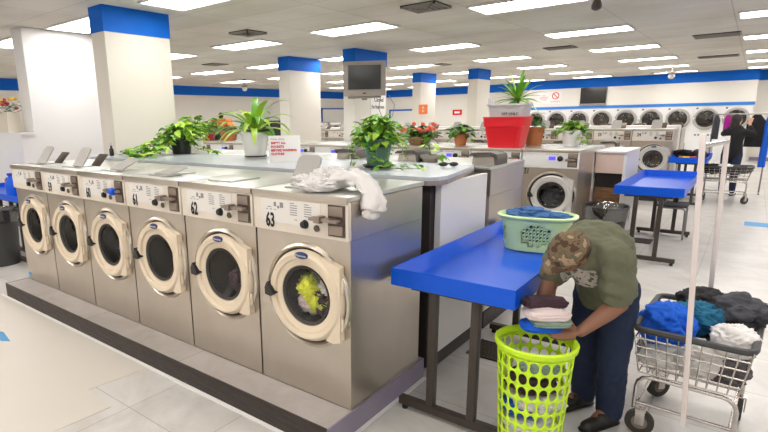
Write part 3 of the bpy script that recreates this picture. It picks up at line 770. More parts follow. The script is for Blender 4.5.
# stack in the man's hands
SG = 'stack of clothes held by the man'
def folded(name, c, w, d, h, m, seed, lb, rz):
    b = MB(); off = V((seed * 3.3, seed, 0)); r = bmesh.ops.create_icosphere(b.bm, subdivisions=5, radius=1)
    for v in b.bm.verts:
        q = v.co.copy()
        s_ = lambda t, e: math.copysign(abs(t) ** e, t)
        x, y, z = s_(q.x, .55), s_(q.y, .55), s_(q.z, .75)
        nn = noise.noise(q * 2 + off) * .12 + (.4 - abs(noise.noise(q * 4.5 + off))) * .16
        lay = .06 * math.sin(q.z * 14)
        v.co = V((x * w * (1 + nn * .6 + lay * .4), y * d * (1 + nn * .6 + lay * .4), z * h * (1 + nn * 1.6) + nn * h * 1.2))
    o = b.build(name, m, None, auto=False); o.location = c; o.rotation_euler.z = rz
    tag(o, lb, 'clothing', SG)
rzs = .62
folded('folded_cloth', (.800, .475, .793), .105, .06, .022, 'cmaroon', 1, 'dark maroon garment on top of the stack the man holds', rzs)
folded('folded_cloth', (.83, .43, .755), .10, .07, .026, 'cpink', 2, 'pale pink and white folded garment in the stack the man holds', rzs)
folded('folded_cloth', (.845, .435, .719), .09, .07, .019, 'csage', 3, 'sage green folded garment in the stack the man holds', rzs)
folded('folded_cloth', (.81, .42, .690), .09, .065, .021, 'cblue', 4, 'bright blue folded garment at the bottom of the stack the man holds', rzs)

# ------------------------------------------------------------------ wire laundry cart
def caster(parent, x, y, z, ang, r=.068):
    c = MB().lathe([(r * .55, -.014), (r, -.014), (r, .014), (r * .55, .014)], axis='y', n=24).build('caster_wheel', 'rubber', parent)
    c.location = (x, y, r); c.rotation_euler.z = ang
    MB().lathe([(.004, -.016), (r * .6, -.013), (r * .6, .013), (.004, .016)], axis='y', n=20).build('hub', 'wheel', c)
    MB().box(-.022, .022, -.026, -.020, -.01, z - r, bev=.002).box(-.022, .022, .020, .026, -.01, z - r, bev=.002).box(-.024, .024, -.026, .026, z - r - .004, z - r + .004).build('fork', 'galv', c)
def make_cart(label, cx, cy, w, d, rz, zr=.61, zb=.355, zc=.14, poles=True, n1=13, n2=8, wr=.0028):
    t = thing('wire_cart', label, 'cart', (cx, cy, 0), rz)
    bas = MB(); w2, d2 = w / 2, d / 2; wb, db = w2 * .86, d2 * .80
    rr = wr
    def P(s, tt, z):      # s in -1..1 along x
        k = (z - zb) / (zr - zb); return (s * (wb + (w2 - wb) * k), tt * (db + (d2 - db) * k), z)
    for k in range(n1 + 1):
        s = -1 + 2 * k / n1; bas.tube([P(s, -1, zr), P(s, -1, zb), P(s, 1, zb), P(s, 1, zr)], rr, 5)
    for k in range(1, n2):
        s = -1 + 2 * k / n2; bas.tube([P(-1, s, zr), P(-1, s, zb), P(1, s, zb), P(1, s, zr)], rr, 5)
    for k in range(5):
        z = zb + (zr - zb) * k / 5; bas.tube([P(-1, -1, z), P(1, -1, z), P(1, 1, z), P(-1, 1, z)], rr * 1.3, 5, closed=True)
    bas.build('wire_basket', 'galv', t)
    # bumper rim
    c = .05; pts = []
    for (sx, sy, a0) in ((1, 1, 0), (-1, 1, 90), (-1, -1, 180), (1, -1, 270)):
        for k in range(5):
            a = math.radians(a0 + k * 22.5); pts.append((sx * (w2 - c) + c * math.cos(a), sy * (d2 - c) + c * math.sin(a), zr))
    MB().tube(pts, .017, 8, closed=True).build('bumper_rim', 'bumper', t)
    fr = MB()
    for sy in (-1, 1):
        y = sy * db * .95; x = wb * .95
        pts = [(-x - .015, y, zc)] + [(-x + .0 + .06 - .06 * math.cos(a) - .015, y, zb - .085 + .06 * math.sin(a)) for a in (0, .5, 1, 1.57)] + [(x - .06 + .06 * math.sin(a) + .015, y, zb - .085 + .06 * math.cos(a)) for a in (0, .5, 1, 1.57)] + [(x + .015, y, zc)]
        fr.tube(pts, .011, 8); fr.tube([(-x - .01, y, zc + .035), (x + .01, y, zc + .035)], .009, 8)
    for sx in (-1, 1): fr.tube([(sx * wb * .95, -db * .95, zc + .035), (sx * wb * .95, db * .95, zc + .035)], .009, 8)
    fr.build('leg_frame', 'galv', t)
    for sx, a in ((-1, .5), (1, 1.2)):
        for sy in (-1, 1): caster(t, sx * (wb * .95 + .015) + (.035 if sx < 0 else 0), sy * db * .95, zc, a + sy * .4)
    return t
CX, CY, CR = 1.395, 1.19, math.radians(-3)
# fit: rim centre
ct_ = make_cart('wire laundry cart with two tall pale poles and heaped laundry, right of the man', CX, CY, .475, .66, CR, n1=10, n2=7, wr=.0036)
for nm, sy, top in (('front', -1, 1.585), ('rear', 1, 1.55)):
    o = MB().box(-.0115, .0115, -.010, .010, 0, top - .17, bev=.003).build('pole', 'pole', ct_); o.location = (.022 if sy < 0 else .015, sy * .345, .17); o.rotation_euler.y = -.062 if sy < 0 else -.035
o = MB().tube([(-.062, -.345, 1.53), (-.03, .345, 1.52)], .012, 8).build('hanging_bar', 'galv', ct_)
CG = 'laundry in the near cart'
def L2(x, y): q = rotz(CR) @ V((x, y, 0)); return (CX + q.x, CY + q.y)
for k, (x, y, z, r, m, lb, fl, sx, sy, amp) in enumerate((
    (-.13, -.10, .60, .125, 'cblue', 'bright blue cloth heaped at the near left corner of the cart', .75, 1.0, 1.25, .35),
    (-.02, .02, .62, .11, 'cteal', 'teal garment behind the bright blue cloth in the cart', .7, 1.0, 1.0, .35),
    (.0, .19, .64, .13, 'cblack', 'black garment at the back of the cart', .6, 1.1, .9, .3),
    (.15, .13, .66, .125, 'cgrey', 'charcoal garment hanging over the right rear edge of the cart', .6, 1.0, 1.1, .35),
    (.15, -.14, .59, .09, 'cwhite', 'white garment at the near right corner of the cart', .8, 1.0, 1.0, .35),
    (-.14, -.13, .44, .095, 'cwhite', 'white garment low at the left seen through the cart wires', .75, 1.0, 1.0, .3),
    (.03, -.155, .47, .10, 'cwhite', 'white garment in the middle seen through the cart wires', .85, .95, .8, .25),
    (.14, -.12, .44, .085, 'camogrey', 'grey patterned garment low at the right seen through the cart wires', .8, .95, 1.1, .3),
    (-.1, .12, .47, .12, 'cblack', 'black garment deep at the left rear of the cart', .7, 1.0, 1.1, .3),
    (.1, .12, .47, .12, 'cgrey', 'dark grey garment deep at the right rear of the cart', .7, 1.0, 1.1, .3))):
    q = L2(x, y); blob('garment', (q[0], q[1], z if z > .5 else z - .012), r * (1 if z > .5 else 1.06), m, 40 + k, flat=fl, sx=sx, sy=sy, amp=amp * .95, rz=k, freq=5, tagv=(lb, 'clothing', CG))

# ------------------------------------------------------------------ bins
def bin_(label, cx, cy, r0, r1, h, m='blackmetal'):
    t = thing('trash_can', label, 'trash can', (cx, cy, 0))
    MB().lathe([(.002, .004), (r0, .0), (r1 * .99, h - .04), (r1 * 1.03, h - .03), (r1 * 1.03, h), (r1 * .97, h), (r0 * .96, .02), (.002, .02)], n=32).build('bin_body', m, t)
    b = MB(); rg = []
    for k, (rr, z) in enumerate(((r0 * .9, .1), (r1 * .93, h - .02), (r1 * .99, h + .012), (r1 * 1.06, h + .006), (r1 * 1.07, h - .08), (r1 * 1.04, h - .15))):
        rg.append([b.bm.verts.new((rr * (1 + .02 * math.sin(a * 9 + k)) * math.cos(a), rr * (1 + .02 * math.sin(a * 11 + k)) * math.sin(a), z + .006 * math.sin(a * 7 + k))) for a in [2 * PI * i / 48 for i in range(48)]])
    for a, c in zip(rg, rg[1:]): b.ring_between(a, c)
    b.build('liner', 'liner', t)
    return t
bin_('black trash can with a clear liner, below the end cabinet behind the man', .29, 4.62, .17, .225, .64, 'black')
bin_('grey trash can with a clear liner, at the far left under the blue table', -5.15, -.02 + .25, .20, .25, .62, 'bumper') if False else bin_('grey trash can with a clear liner, at the far left by the front row', -5.50, .26, .19, .23, .68, 'bumper')

# ------------------------------------------------------------------ drain grates and blue tape
def grate(x, y, label, w=.22, d=.3):
    t = thing('floor_grate', label, 'grate', (x, y, 0))
    b = MB().box(-w / 2, w / 2, -d / 2, d / 2, .001, .002); b.build('pit', 'black', t, smooth=False)
    b = MB()
    for k in range(9): yy = -d / 2 + (k + .5) * d / 9; b.box(-w / 2, w / 2, yy - .006, yy + .006, .002, .012)
    b.box(-w / 2 - .01, -w / 2, -d / 2, d / 2, .002, .012).box(w / 2, w / 2 + .01, -d / 2, d / 2, .002, .012)
    b.build('bars', 'brownmetal', t, smooth=False)
grate(.20, 1.45, 'dark floor grate beneath the near blue table, left of the lime basket')
grate(.52, 5.9, 'dark floor grate beneath the middle blue table')
tag(MB().box(1.56, 2.0, 7.86, 8.22, .0, .002).build('tape_strip', 'tape', None, smooth=False), 'strip of blue tape on the floor at the right', 'tape')
tag(MB().prism([(-3.2, -.74), (-2.92, -.70), (-2.86, -.66), (-3.1, -.62), (-3.2, -.64)], .003, .005).build('tape_strip', 'tape', None, smooth=False), 'small blue tape mark on the floor at the left edge', 'tape')
tag(MB().box(-4.06, -4.0, -.002, -.0005, PL + .03, PL + .07).build('tape_patch', 'tape', None, smooth=False), 'small blue tape patch at the foot of the leftmost washer', 'tape')

# ------------------------------------------------------------------ blue jug, red box
t = thing('jug', 'blue plastic jug with a handle, on the table at the far left edge', 'jug', (-5.34, .42, .812))
MB().lathe([(.06, 0), (.085, .02), (.085, .15), (.07, .2), (.035, .235), (.03, .27), (.032, .275)], n=20, cap0=True, cap1=True, sy=.7).build('body', 'blue', t)
MB().tube([(-.035, 0, .24), (-.10, 0, .235), (-.115, 0, .17), (-.085, 0, .12)], .014, 8).build('handle', 'blue', t)
MB().lathe([(.033, .272), (.033, .3), (.02, .305)], n=16, cap1=True).build('cap', 'navyblue', t)
tag(MB().box(-5.9, -5.5, .55, .78, .812, 1.0, bev=.01).build('box', 'red', None), 'red box behind the blue jug at the far left edge', 'box')
blob('garment', (-4.68, .0, .80), .09, 'cblack', 77, flat=.5, tagv=('dark cloth under the table at the far left', 'clothing')) if False else None

# ------------------------------------------------------------------ television sets, signs
t = thing('television', 'old grey box television mounted on the white pillar above the plants', 'television', (-4.0, 5.99, 2.06), .59)
b = MB().box(-.38, .38, .0, .06, 0, .60, bev=.015); b.prism([(-.33, .05), (.33, .05), (.22, .36), (-.22, .36)], .04, .52); b.build('case', 'crt', t)
b = MB(); n = 10; g = [[b.bm.verts.new((x, -.004 - .012 * (1 - (x / .29) ** 2) * (1 - ((z - .32) / .21) ** 2), z)) for z in [.11 + .42 * j / n for j in range(n + 1)]] for x in [-.29 + .58 * i / n for i in range(n + 1)]]
for i in range(n):
    for j in range(n): b.bm.faces.new([g[i][j], g[i + 1][j], g[i + 1][j + 1], g[i][j + 1]])
b.build('screen', 'screen', t)
b = MB().box(-.31, .31, -.004, .0, .085, .10).box(-.31, .31, -.004, 0, .545, .56).box(-.31, -.292, -.004, 0, .1, .545).box(.292, .31, -.004, 0, .1, .545).build('bezel', 'vent', t, smooth=False)
MB().box(-.03, .03, -.006, 0, .035, .055).build('control_buttons', 'black', t, smooth=False)
MB().box(-.3, .3, .05, .45, -.03, -.001, bev=.004).box(-.05, .05, .35, .5, -.06, -.03).build('wall_bracket', 'crt', t)
t = thing('television', 'flat black television on the wall above the dryers', 'television', (-3.33, 20.26, 1.98))
MB().box(-.44, .44, .0, .05, .05, .63, bev=.006).build('screen_panel', 'screen', t)
MB().box(-.46, .46, .02, .06, -.03, .05, bev=.004).build('shelf', 'crt', t)
t = thing('paper_sign', 'white paper sign with black writing on the pillar below the box television', 'sign', (-4.442, 7.12, 1.90), PI / 2)
MB().box(-.27, .27, -.004, .0, -.2, .22).build('sheet', 'paper', t, smooth=False)
text('lettering', 'Closed', .12, 'ink', t, (.03, -.006, .12), bold=.002)
text('lettering', 'For Restroom', .10, 'ink', t, (.0, -.006, -.02), bold=.002, sx=.8)
tag(MB().tube([(-3.98, 6.5, 2.07), (-4.10, 6.62, 1.85), (-4.08, 6.72, 1.66), (-4.0, 6.8, 1.60), (-3.9, 6.8, 1.70), (-3.83, 6.75, 1.9), (-3.8, 6.5, 2.07)], .006, 6).build('cable', 'vent', None), 'thin loop of cable hanging below the box television', 'cable')
o = tag(MB().box(-6.37, -6.08, 12.37, 12.385, 1.74, 2.02).build('sign', 'orange_sign', None, smooth=False), 'small orange square sign on the far white pillar', 'sign')
text('lettering', 'A\nH', .1, 'paper', o, (-6.22, 12.368, 1.88), bold=.002)
o = tag(MB().box(-9.3, -8.85, 20.97, 20.99, 1.70, 1.94).build('sign', 'red', None, smooth=False), 'small red sign on the back wall between the far pillars', 'sign')
MB().box(-9.2, -8.95, 20.962, 20.969, 1.78, 1.86).build('white_mark', 'paper', o, smooth=False)
o = tag(MB().box(-5.35, -4.45, 20.325, 20.345, 2.06, 2.52).build('sign', 'paper', None, smooth=False), 'white no smoking sign with red print on the dryer wall', 'sign')
o2 = MB().lathe([(.105, 0), (.135, 0), (.135, -.006), (.105, -.006)], c=(-4.68, 20.32, 2.36), axis='y', n=28); o2.box(-.11, .11, -.003, .003, -.014, .014, mtx=Matrix.Translation((-4.68, 20.316, 2.36)) @ Matrix.Rotation(.785, 4, 'Y')); o2.build('prohibition_mark', 'redink', o)
text('lettering', 'NO\nSMOKING\nPLEASE', .075, 'redink', o, (-5.12, 20.32, 2.3))
text('lettering', 'NO SMOKING', .06, 'redink', o, (-4.68, 20.32, 2.14))
# counter sign card
t = thing('sign_card', 'white card with red lines of writing, standing on the front counter by the spiky plant', 'sign', (-1.70, 1.36, 1.316), math.radians(39))
MB().box(-.14, .14, -.003, .0, .0, .225, bev=.001).build('card', 'paper', t)
MB().prism([(0, 0), (.10, 0), (0, .18)], -.002, .002, axis='x').build('back_stay', 'paper', t, smooth=False)
for s_, z, sz, m, bd in (('Please, please', .195, .022, 'greyink', 0), ('EMPTY ALL', .160, .027, 'redink', .0012), ('POCKETS', .128, .027, 'redink', .0012), ('BEFORE WASHING', .096, .027, 'redink', .0012), ('CLOTHES', .064, .027, 'redink', .0012)):
    text('lettering', s_, sz, m, t, (-.12, -.0045, z), bold=bd, align='LEFT')
# framed boards / windows on the left wall
for y, z0, z1, w, lb in ((19.4, 1.15, 2.1, 1.9, 'blue framed pale notice board on the left wall, right of the nearest-row pillar'), (20.5, 1.2, 2.0, .6, 'second blue framed board near the far left corner of the room')):
    if w < 1: break
    t = thing('notice_board', lb, 'board', (XL + .02, y, 0))
    MB().box(0, .02, -w / 2, w / 2, z0, z1).build('board', 'board', t, smooth=False)
    MB().box(0, .04, -w / 2 - .06, -w / 2, z0, z1 + .06).box(0, .04, w / 2, w / 2 + .06, z0, z1 + .06).box(0, .04, -w / 2, w / 2, z1, z1 + .06).build('frame', 'frameblue', t, smooth=False)
t = thing('notice_board', 'blue framed pale board on the back wall, left of the orange sign pillar', 'board', (-11.9, YB - .02, 0))
MB().box(-.7, .7, -.02, 0, 1.0, 1.95).build('board', 'board', t, smooth=False)
MB().box(-.78, -.7, -.04, 0, .9, 2.03).box(.7, .78, -.04, 0, .9, 2.03).box(-.7, .7, -.04, 0, 1.95, 2.03).build('frame', 'frameblue', t, smooth=False)
# ------------------------------------------------------------------ plants
def leaf(bm, base, d, up, L, w, kind='heart', curl=.25):
    d = V(d).normalized(); s = d.cross(V(up))
    if s.length < 1e-3: s = d.orthogonal()
    s.normalize(); n = s.cross(d)
    if kind == 'heart': prof = [(-.06, .22), (.08, .46), (.3, .5), (.55, .38), (.8, .18)]
    elif kind == 'lance': prof = [(.0, .12), (.15, .36), (.4, .5), (.65, .42), (.85, .2)]
    else: prof = [(0, .16), (.2, .42), (.45, .5), (.7, .34), (.88, .16)]
    mid = []; lf = []; rt = []
    for t_, hw in prof:
        c = V(base) + d * (L * t_) - n * (curl * L * t_ * t_)
        mid.append(bm.verts.new(c)); lf.append(bm.verts.new(c + s * hw * w + n * w * .12)); rt.append(bm.verts.new(c - s * hw * w + n * w * .12))
    tip = bm.verts.new(V(base) + d * L - n * curl * L)
    for i in range(len(prof) - 1):
        bm.faces.new([mid[i], lf[i], lf[i + 1], mid[i + 1]]); bm.faces.new([mid[i + 1], rt[i + 1], rt[i], mid[i]])
    bm.faces.new([mid[-1], lf[-1], tip]); bm.faces.new([mid[-1], tip, rt[-1]])
def pot(t, m, r0, r1, h, rim=.012, n=28, saucer=None, z=0):
    p = MB().lathe([(.002, z), (r0, z), (r1, z + h - rim * 2), (r1 + rim, z + h - rim * 2), (r1 + rim, z + h), (r1 - .008, z + h), (r1 - .014, z + h - .03)], n=n).build('pot', m, t)
    MB().lathe([(r1 - .01, z + h - .025), (.002, z + h - .015)], n=n).build('soil', 'soil', t)
    if saucer: MB().lathe([(.002, .001), (saucer * .8, .001), (saucer, .022), (saucer - .01, .022), (saucer * .78, .008)], n=n).build('saucer', 'brownmetal', t)
    return p
def bushy(name, label, loc, potm, r0, r1, h, R, H, n, L, m='leaf', m2=None, seed=1, group=None, trails=(), kind='heart', saucer=None, noflower=True, droop=.3, zlift=0, sq=(1, 1)):
    rnd = random.Random(seed); t = thing(name, label, 'plant', loc, 0, group)
    if potm: pot(t, potm, r0, r1, h, saucer=saucer)
    A, B, S = MB(), MB(), MB()
    base = V((0, 0, h - .02))
    for i in range(n):
        a = rnd.uniform(0, 2 * PI); e = rnd.uniform(-.35, 1.5); rr = rnd.uniform(.45, 1.0)
        q = V((math.cos(a) * math.cos(e) * R * rr * sq[0], math.sin(a) * math.cos(e) * R * rr * sq[1], h + zlift + math.sin(e) * H * rr))
        d = V((math.cos(a + rnd.uniform(-.6, .6)), math.sin(a + rnd.uniform(-.6, .6)), rnd.uniform(-droop * 2, .5)))
        leaf((B if (m2 and rnd.random() < .4) else A).bm, q, d, (rnd.uniform(-.4, .4), rnd.uniform(-.4, .4), 1), L * rnd.uniform(.7, 1.15), L * rnd.uniform(.65, .95), kind)
        if i % 3 == 0: S.tube([base + V((rnd.uniform(-.3, .3) * r1, rnd.uniform(-.3, .3) * r1, 0)), (base + q) * .5 + V((0, 0, H * .15)), q], .003, 4)
    for tr in trails:
        pts = [V(p) for p in tr]; S.tube(pts, .003, 4)
        for a, b in zip(pts, pts[1:]):
            k = max(1, int((b - a).length / (L * .38)))
            for j in range(k):
                q = a.lerp(b, (j + .5) / k) + V((rnd.uniform(-.02, .02), rnd.uniform(-.02, .02), rnd.uniform(0, .03)))
                ang = rnd.uniform(0, 2 * PI)
                leaf((B if (m2 and rnd.random() < .45) else A).bm, q, (math.cos(ang), math.sin(ang), rnd.uniform(-.5, .25)), (rnd.uniform(-.3, .3), rnd.uniform(-.3, .3), 1), L * rnd.uniform(.7, 1.1), L * rnd.uniform(.6, .85), kind)
    f = A.build('foliage', m, t, auto=False)
    if m2: B.build('pale_leaves', m2, t, auto=False)
    S.build('stems', 'stem', t)
    return t
def strappy(label, loc, potm, r0, r1, h, n, L, w, seed, m='leaf', m2='leafpale', trunk=0, name='potted_plant', saucer=None, elev=(.3, 1.35), group=None, droop=.9, pz=0):
    rnd = random.Random(seed); t = thing(name, label, 'plant', loc, 0, group)
    if potm: pot(t, potm, r0, r1, h, saucer=saucer)
    A, B = MB(), MB()
    if trunk: MB().tube([(0, 0, h - .03), (.01, 0, h + trunk)], .014, 8).build('trunk', 'stem', t)
    for i in range(n):
        bm = (B if i % 3 == 0 else A).bm
        a = i * 2.4 + rnd.uniform(-.3, .3); e = elev[0] + (elev[1] - elev[0]) * (i / n) + rnd.uniform(-.1, .1); LL = L * rnd.uniform(.75, 1.1)
        p = V((0, 0, h - .02 + trunk)); d = V((math.cos(a) * math.cos(e), math.sin(a) * math.cos(e), math.sin(e))); side = V((-math.sin(a), math.cos(a), 0))
        prev = None; S = 9
        for k in range(S + 1):
            u = k / S; ww = w * (math.sin(PI * min(1, .12 + u * .88)) ** .6) * (1 - u * .25) if k < S else .001
            c0 = bm.verts.new(p - side * ww / 2 + V((0, 0, ww * .15))); c1 = bm.verts.new(p.copy()); c2 = bm.verts.new(p + side * ww / 2 + V((0, 0, ww * .15)))
            if prev: bm.faces.new([prev[0], c0, c1, prev[1]]); bm.faces.new([prev[1], c1, c2, prev[2]])
            prev = (c0, c1, c2)
            d = (d + V((0, 0, -droop / S * (.4 + u)))).normalized(); p = p + d * LL / S
    A.build('leaves', m, t, auto=False); B.build('pale_leaves', m2, t, auto=False)
    return t
TZ0 = PL + HT + .001
# front counter (z 1.285)
strappy('tall spiky dracaena with arching leaves in a white pot on the front counter', (-2.30, 1.58, 1.316), 'potwhite', .10, .14, .245, 28, .50, .08, 3, m='leafpale', m2='leaf', saucer=.12, elev=(.35, 1.3), droop=2.1)
bushy('potted_plant', 'bushy pothos in a grey-green pot trailing onto the front counter, right of the sign card', (-.66, 1.26, 1.316), 'potgreen', .075, .105, .21, .20, .17, 330, .058, m='leaf', m2='leafpale', seed=5, saucer=.12, droop=.45,
      trails=(((.08, -.05, .2), (.14, -.10, .08), (.18, -.10, .01), (.30, -.12, .012), (.42, -.06, .012)), ((.05, -.08, .2), (.08, -.15, .1), (.10, -.17, .01), (.18, -.22, .01)), ((-.05, -.08, .2), (-.12, -.15, .12), (-.13, -.17, .02)), ((-.08, -.0, .2), (-.2, -.03, .16), (-.24, -.05, .06)), ((.07, 0, .2), (.17, .05, .15), (.2, .1, .05)), ((0, -.09, .22), (.02, -.14, .12), (.04, -.14, .04))))
bushy('potted_plant', 'low sprawling pothos in a black pot beside the big pillar, trailing over the washer tops', (-3.55, 1.62, 1.316), 'potblack', .10, .125, .20, .23, .15, 150, .10, m='leafpale', m2='leaf', seed=8, droop=.4,
      trails=(((0, -.1, .17), (.0, -.25, .08), (-.05, -.45, .02), (-.12, -.62, .0)), ((-.05, -.1, .17), (-.1, -.3, .1), (-.05, -.55, .01), (.1, -.75, -.08), (.2, -.85, -.09)), ((.0, -.1, .17), (.12, -.3, .06), (.18, -.5, .02), (.3, -.62, .0)), ((0, -.1, .15), (.05, -.4, .05), (.05, -.7, .0)), ((-.1, -.1, .2), (-.2, -.2, .15), (-.35, -.35, .05), (-.42, -.5, .02)), ((-.05, -.15, .2), (-.1, -.3, .12), (-.25, -.5, .04), (-.3, -.62, .02)), ((0, -.15, .18), (-.1, -.4, .06), (-.15, -.6, .03)), ((.08, 0, .17), (.22, .05, .06), (.38, .12, .02), (.5, .1, .01)), ((-.03, -.2, .1), (.1, -.55, .02), (.28, -.7, -.07))))
bushy('potted_plant', 'fresh green shrub behind the sprawling pothos, right of the big pillar', (-3.93, 2.10, TZ0), 'potwhite', .09, .12, .20, .17, .26, 90, .10, m='leafpale', m2='leaf', seed=12, kind='lance', droop=.2)
# coral/green small plant in a tan box on counter: cutting in dispenser tray
bushy('potted_plant', 'thin pothos cutting on the washers behind the leafy green pot', (-.62, 2.02, 1.30), 'lidtan', .06, .075, .06, .10, .14, 14, .08, m='leafpale', m2='leaf', seed=31, droop=.3)
# on the third row (z ~1.25)
Z3 = PC + HT + .002
bushy('flower_box', 'box of coral red flowers on the washers, left of the small terracotta pot', (-2.50, 5.30, Z3), 'wood', .14, .19, .12, .34, .17, 160, .09, m='leafdark', m2='leaf', seed=15, sq=(1, .5))
t_ = COL.objects[[o.name for o in COL.objects if o.name.startswith('flower_box')][0]]
b = MB(); r_ = random.Random(4)
for k in range(24): b.ellipsoid((r_.uniform(-.32, .32), r_.uniform(-.17, -.0), r_.uniform(.18, .33)), .036, .036, .03, sub=1)
b.build('blossoms', 'flower', t_)
bushy('potted_plant', 'small leafy plant in a terracotta pot, left of the red tub', (-1.82, 5.3, Z3), 'terracotta', .075, .10, .16, .19, .14, 90, .085, m='leaf', m2='leafdark', seed=18, droop=.3, trails=(((-.1, 0, .16), (-.2, 0, .08), (-.22, 0, .02)), ((.1, 0, .16), (.2, 0, .06))))
bushy('potted_plant', 'pothos in a white pot on the countertop right of the red tub', (-.42, 5.75, 1.236), 'potwhite', .095, .13, .22, .20, .13, 90, .09, m='leaf', m2='leafpale', seed=21, droop=.4, trails=(((.1, 0, .2), (.2, -.02, .12), (.22, -.03, .02)), ((.08, -.05, .2), (.15, -.1, .1), (.17, -.1, .02)), ((-.1, 0, .2), (-.2, 0, .16))))
strappy('tall potted palm rising behind the grey tote and red tub', (-1.10, 5.50, Z3), 'potblack', .09, .12, .22, 34, .42, .065, 7, m='leaf', m2='leafpale', trunk=.42, elev=(-.2, 1.4), droop=.8)
bushy('potted_plant', 'dark leafy plant in a terracotta pot, right of the red tub', (-.90, 5.70, 1.236), 'terracotta', .10, .125, .26, .13, .2, 40, .09, m='leafdark', m2='leaf', seed=25)
bushy('potted_plant', 'dark leafy plant in a brown pot between the green pothos and the coral flowers', (-3.15, 5.4, Z3), 'wood', .08, .11, .14, .18, .15, 60, .09, m='leafdark', m2='leaf', seed=27)
bushy('potted_plant', 'dark green plant in a red pot on the far left washer tops', (-7.75, 5.45, Z3), 'redpot', .11, .15, .2, .24, .2, 60, .12, m='leafdark', m2='leaf', seed=28, kind='lance')
bushy('potted_plant', 'low green plant in a wide terracotta pot on the far left washer tops', (-7.15, 5.5, Z3), 'terracotta', .14, .2, .2, .24, .12, 50, .11, m='leafdark', m2='leaf', seed=29)
bushy('potted_plant', 'yellow-green bushy plant at the left end of the far left washer tops', (-8.15, 5.9, 1.236), 'potblack', .12, .16, .2, .28, .3, 90, .13, m='leafpale', m2='leaf', seed=30, kind='lance')
# flower pot on the white partition ledge
t = thing('flower_pot', 'cream square flower pot with red and yellow blooms on the white ledge at far left', 'plant', (-6.62, 1.00, 1.571))
b = MB(); q0 = [(-.17, -.11), (.17, -.11), (.17, .11), (-.17, .11)]; lo = [b.bm.verts.new((x, y, 0)) for x, y in q0]; hi = [b.bm.verts.new((x * .72, y * .72, .28)) for x, y in q0]
b.ring_between(lo, hi); b.bm.faces.new(lo[::-1]); b.bm.faces.new(hi); b.build('pot', 'potcream', t, smooth=False)
A = MB(); r_ = random.Random(9)
for k in range(90):
    a = r_.uniform(0, 6.28); rr = r_.uniform(0, .19); q = V((rr * math.cos(a), rr * math.sin(a), .28 + r_.uniform(-.02, .14)))
    leaf(A.bm, q, (math.cos(a), math.sin(a), r_.uniform(-.2, .7)), (0, 0, 1), .08, .03, 'lance')
A.build('foliage', 'leafdark', t, auto=False)
b = MB(); c = MB()
for k in range(14): (b if k % 2 else c).ellipsoid((r_.uniform(-.16, .16), r_.uniform(-.15, .12), r_.uniform(.33, .46)), .034, .034, .026, sub=1)
b.build('red_blooms', 'redink', t); c.build('yellow_blooms', 'flowery', t)

t = thing('pump_bottle', 'small dark bottle standing on the counter in front of the big pillar', 'bottle', (-4.02, 1.02, 1.316))
MB().lathe([(.02, 0), (.025, .01), (.025, .07), (.012, .09), (.010, .115)], n=14, cap0=True, cap1=True).build('body', 'black', t)
MB().lathe([(.014, .115), (.014, .135), (.004, .15)], n=12, cap1=True).build('cap', 'greytub', t)
# ------------------------------------------------------------------ red tub with grey tote
t = thing('storage_tub', 'bright red plastic storage tub on the washers behind the front counter', 'tub', (-1.07, 5.08, Z3))
b = MB()
def rr_ring(b, w, d, z, r=.05):
    pts = []
    for (sx, sy, a0) in ((1, 1, 0), (-1, 1, 90), (-1, -1, 180), (1, -1, 270)):
        for k in range(5):
            a = math.radians(a0 + k * 22.5); pts.append(b.bm.verts.new((sx * (w - r) + r * math.cos(a), sy * (d - r) + r * math.sin(a), z)))
    return pts
def loft(b, L, cap0=True, cap1=False):
    R_ = [rr_ring(b, *q) for q in L]
    for x, y in zip(R_, R_[1:]): b.ring_between(x, y)
    if cap0: b.bm.faces.new(R_[0][::-1])
    if cap1: b.bm.faces.new(R_[-1])
loft(b, [(.205, .16, 0), (.25, .19, .27), (.25, .19, .27), (.262, .205, .275), (.268, .21, .385), (.275, .217, .39), (.275, .217, .40), (.25, .19, .40), (.2, .155, .02)]); b.build('tub_body', 'red', t)
t = thing('storage_tote', 'grey plastic tote with faint writing, sitting in the red tub', 'tote', (-1.05, 5.08, Z3 + .18), .03)
b = MB(); loft(b, [(.19, .15, 0), (.24, .18, .36), (.255, .195, .365), (.255, .195, .385), (.235, .175, .385), (.185, .145, .02)]); b.build('tote_body', 'greytub', t)
MB().box(-.29, -.235, -.03, .03, .36, .47, bev=.01).box(.235, .28, -.03, .03, .36, .41, bev=.01).build('handle', 'greytub', t)
text('lettering', 'OFF ONLY', .045, 'ink', t, (.06, -.187, .255), bold=.001)

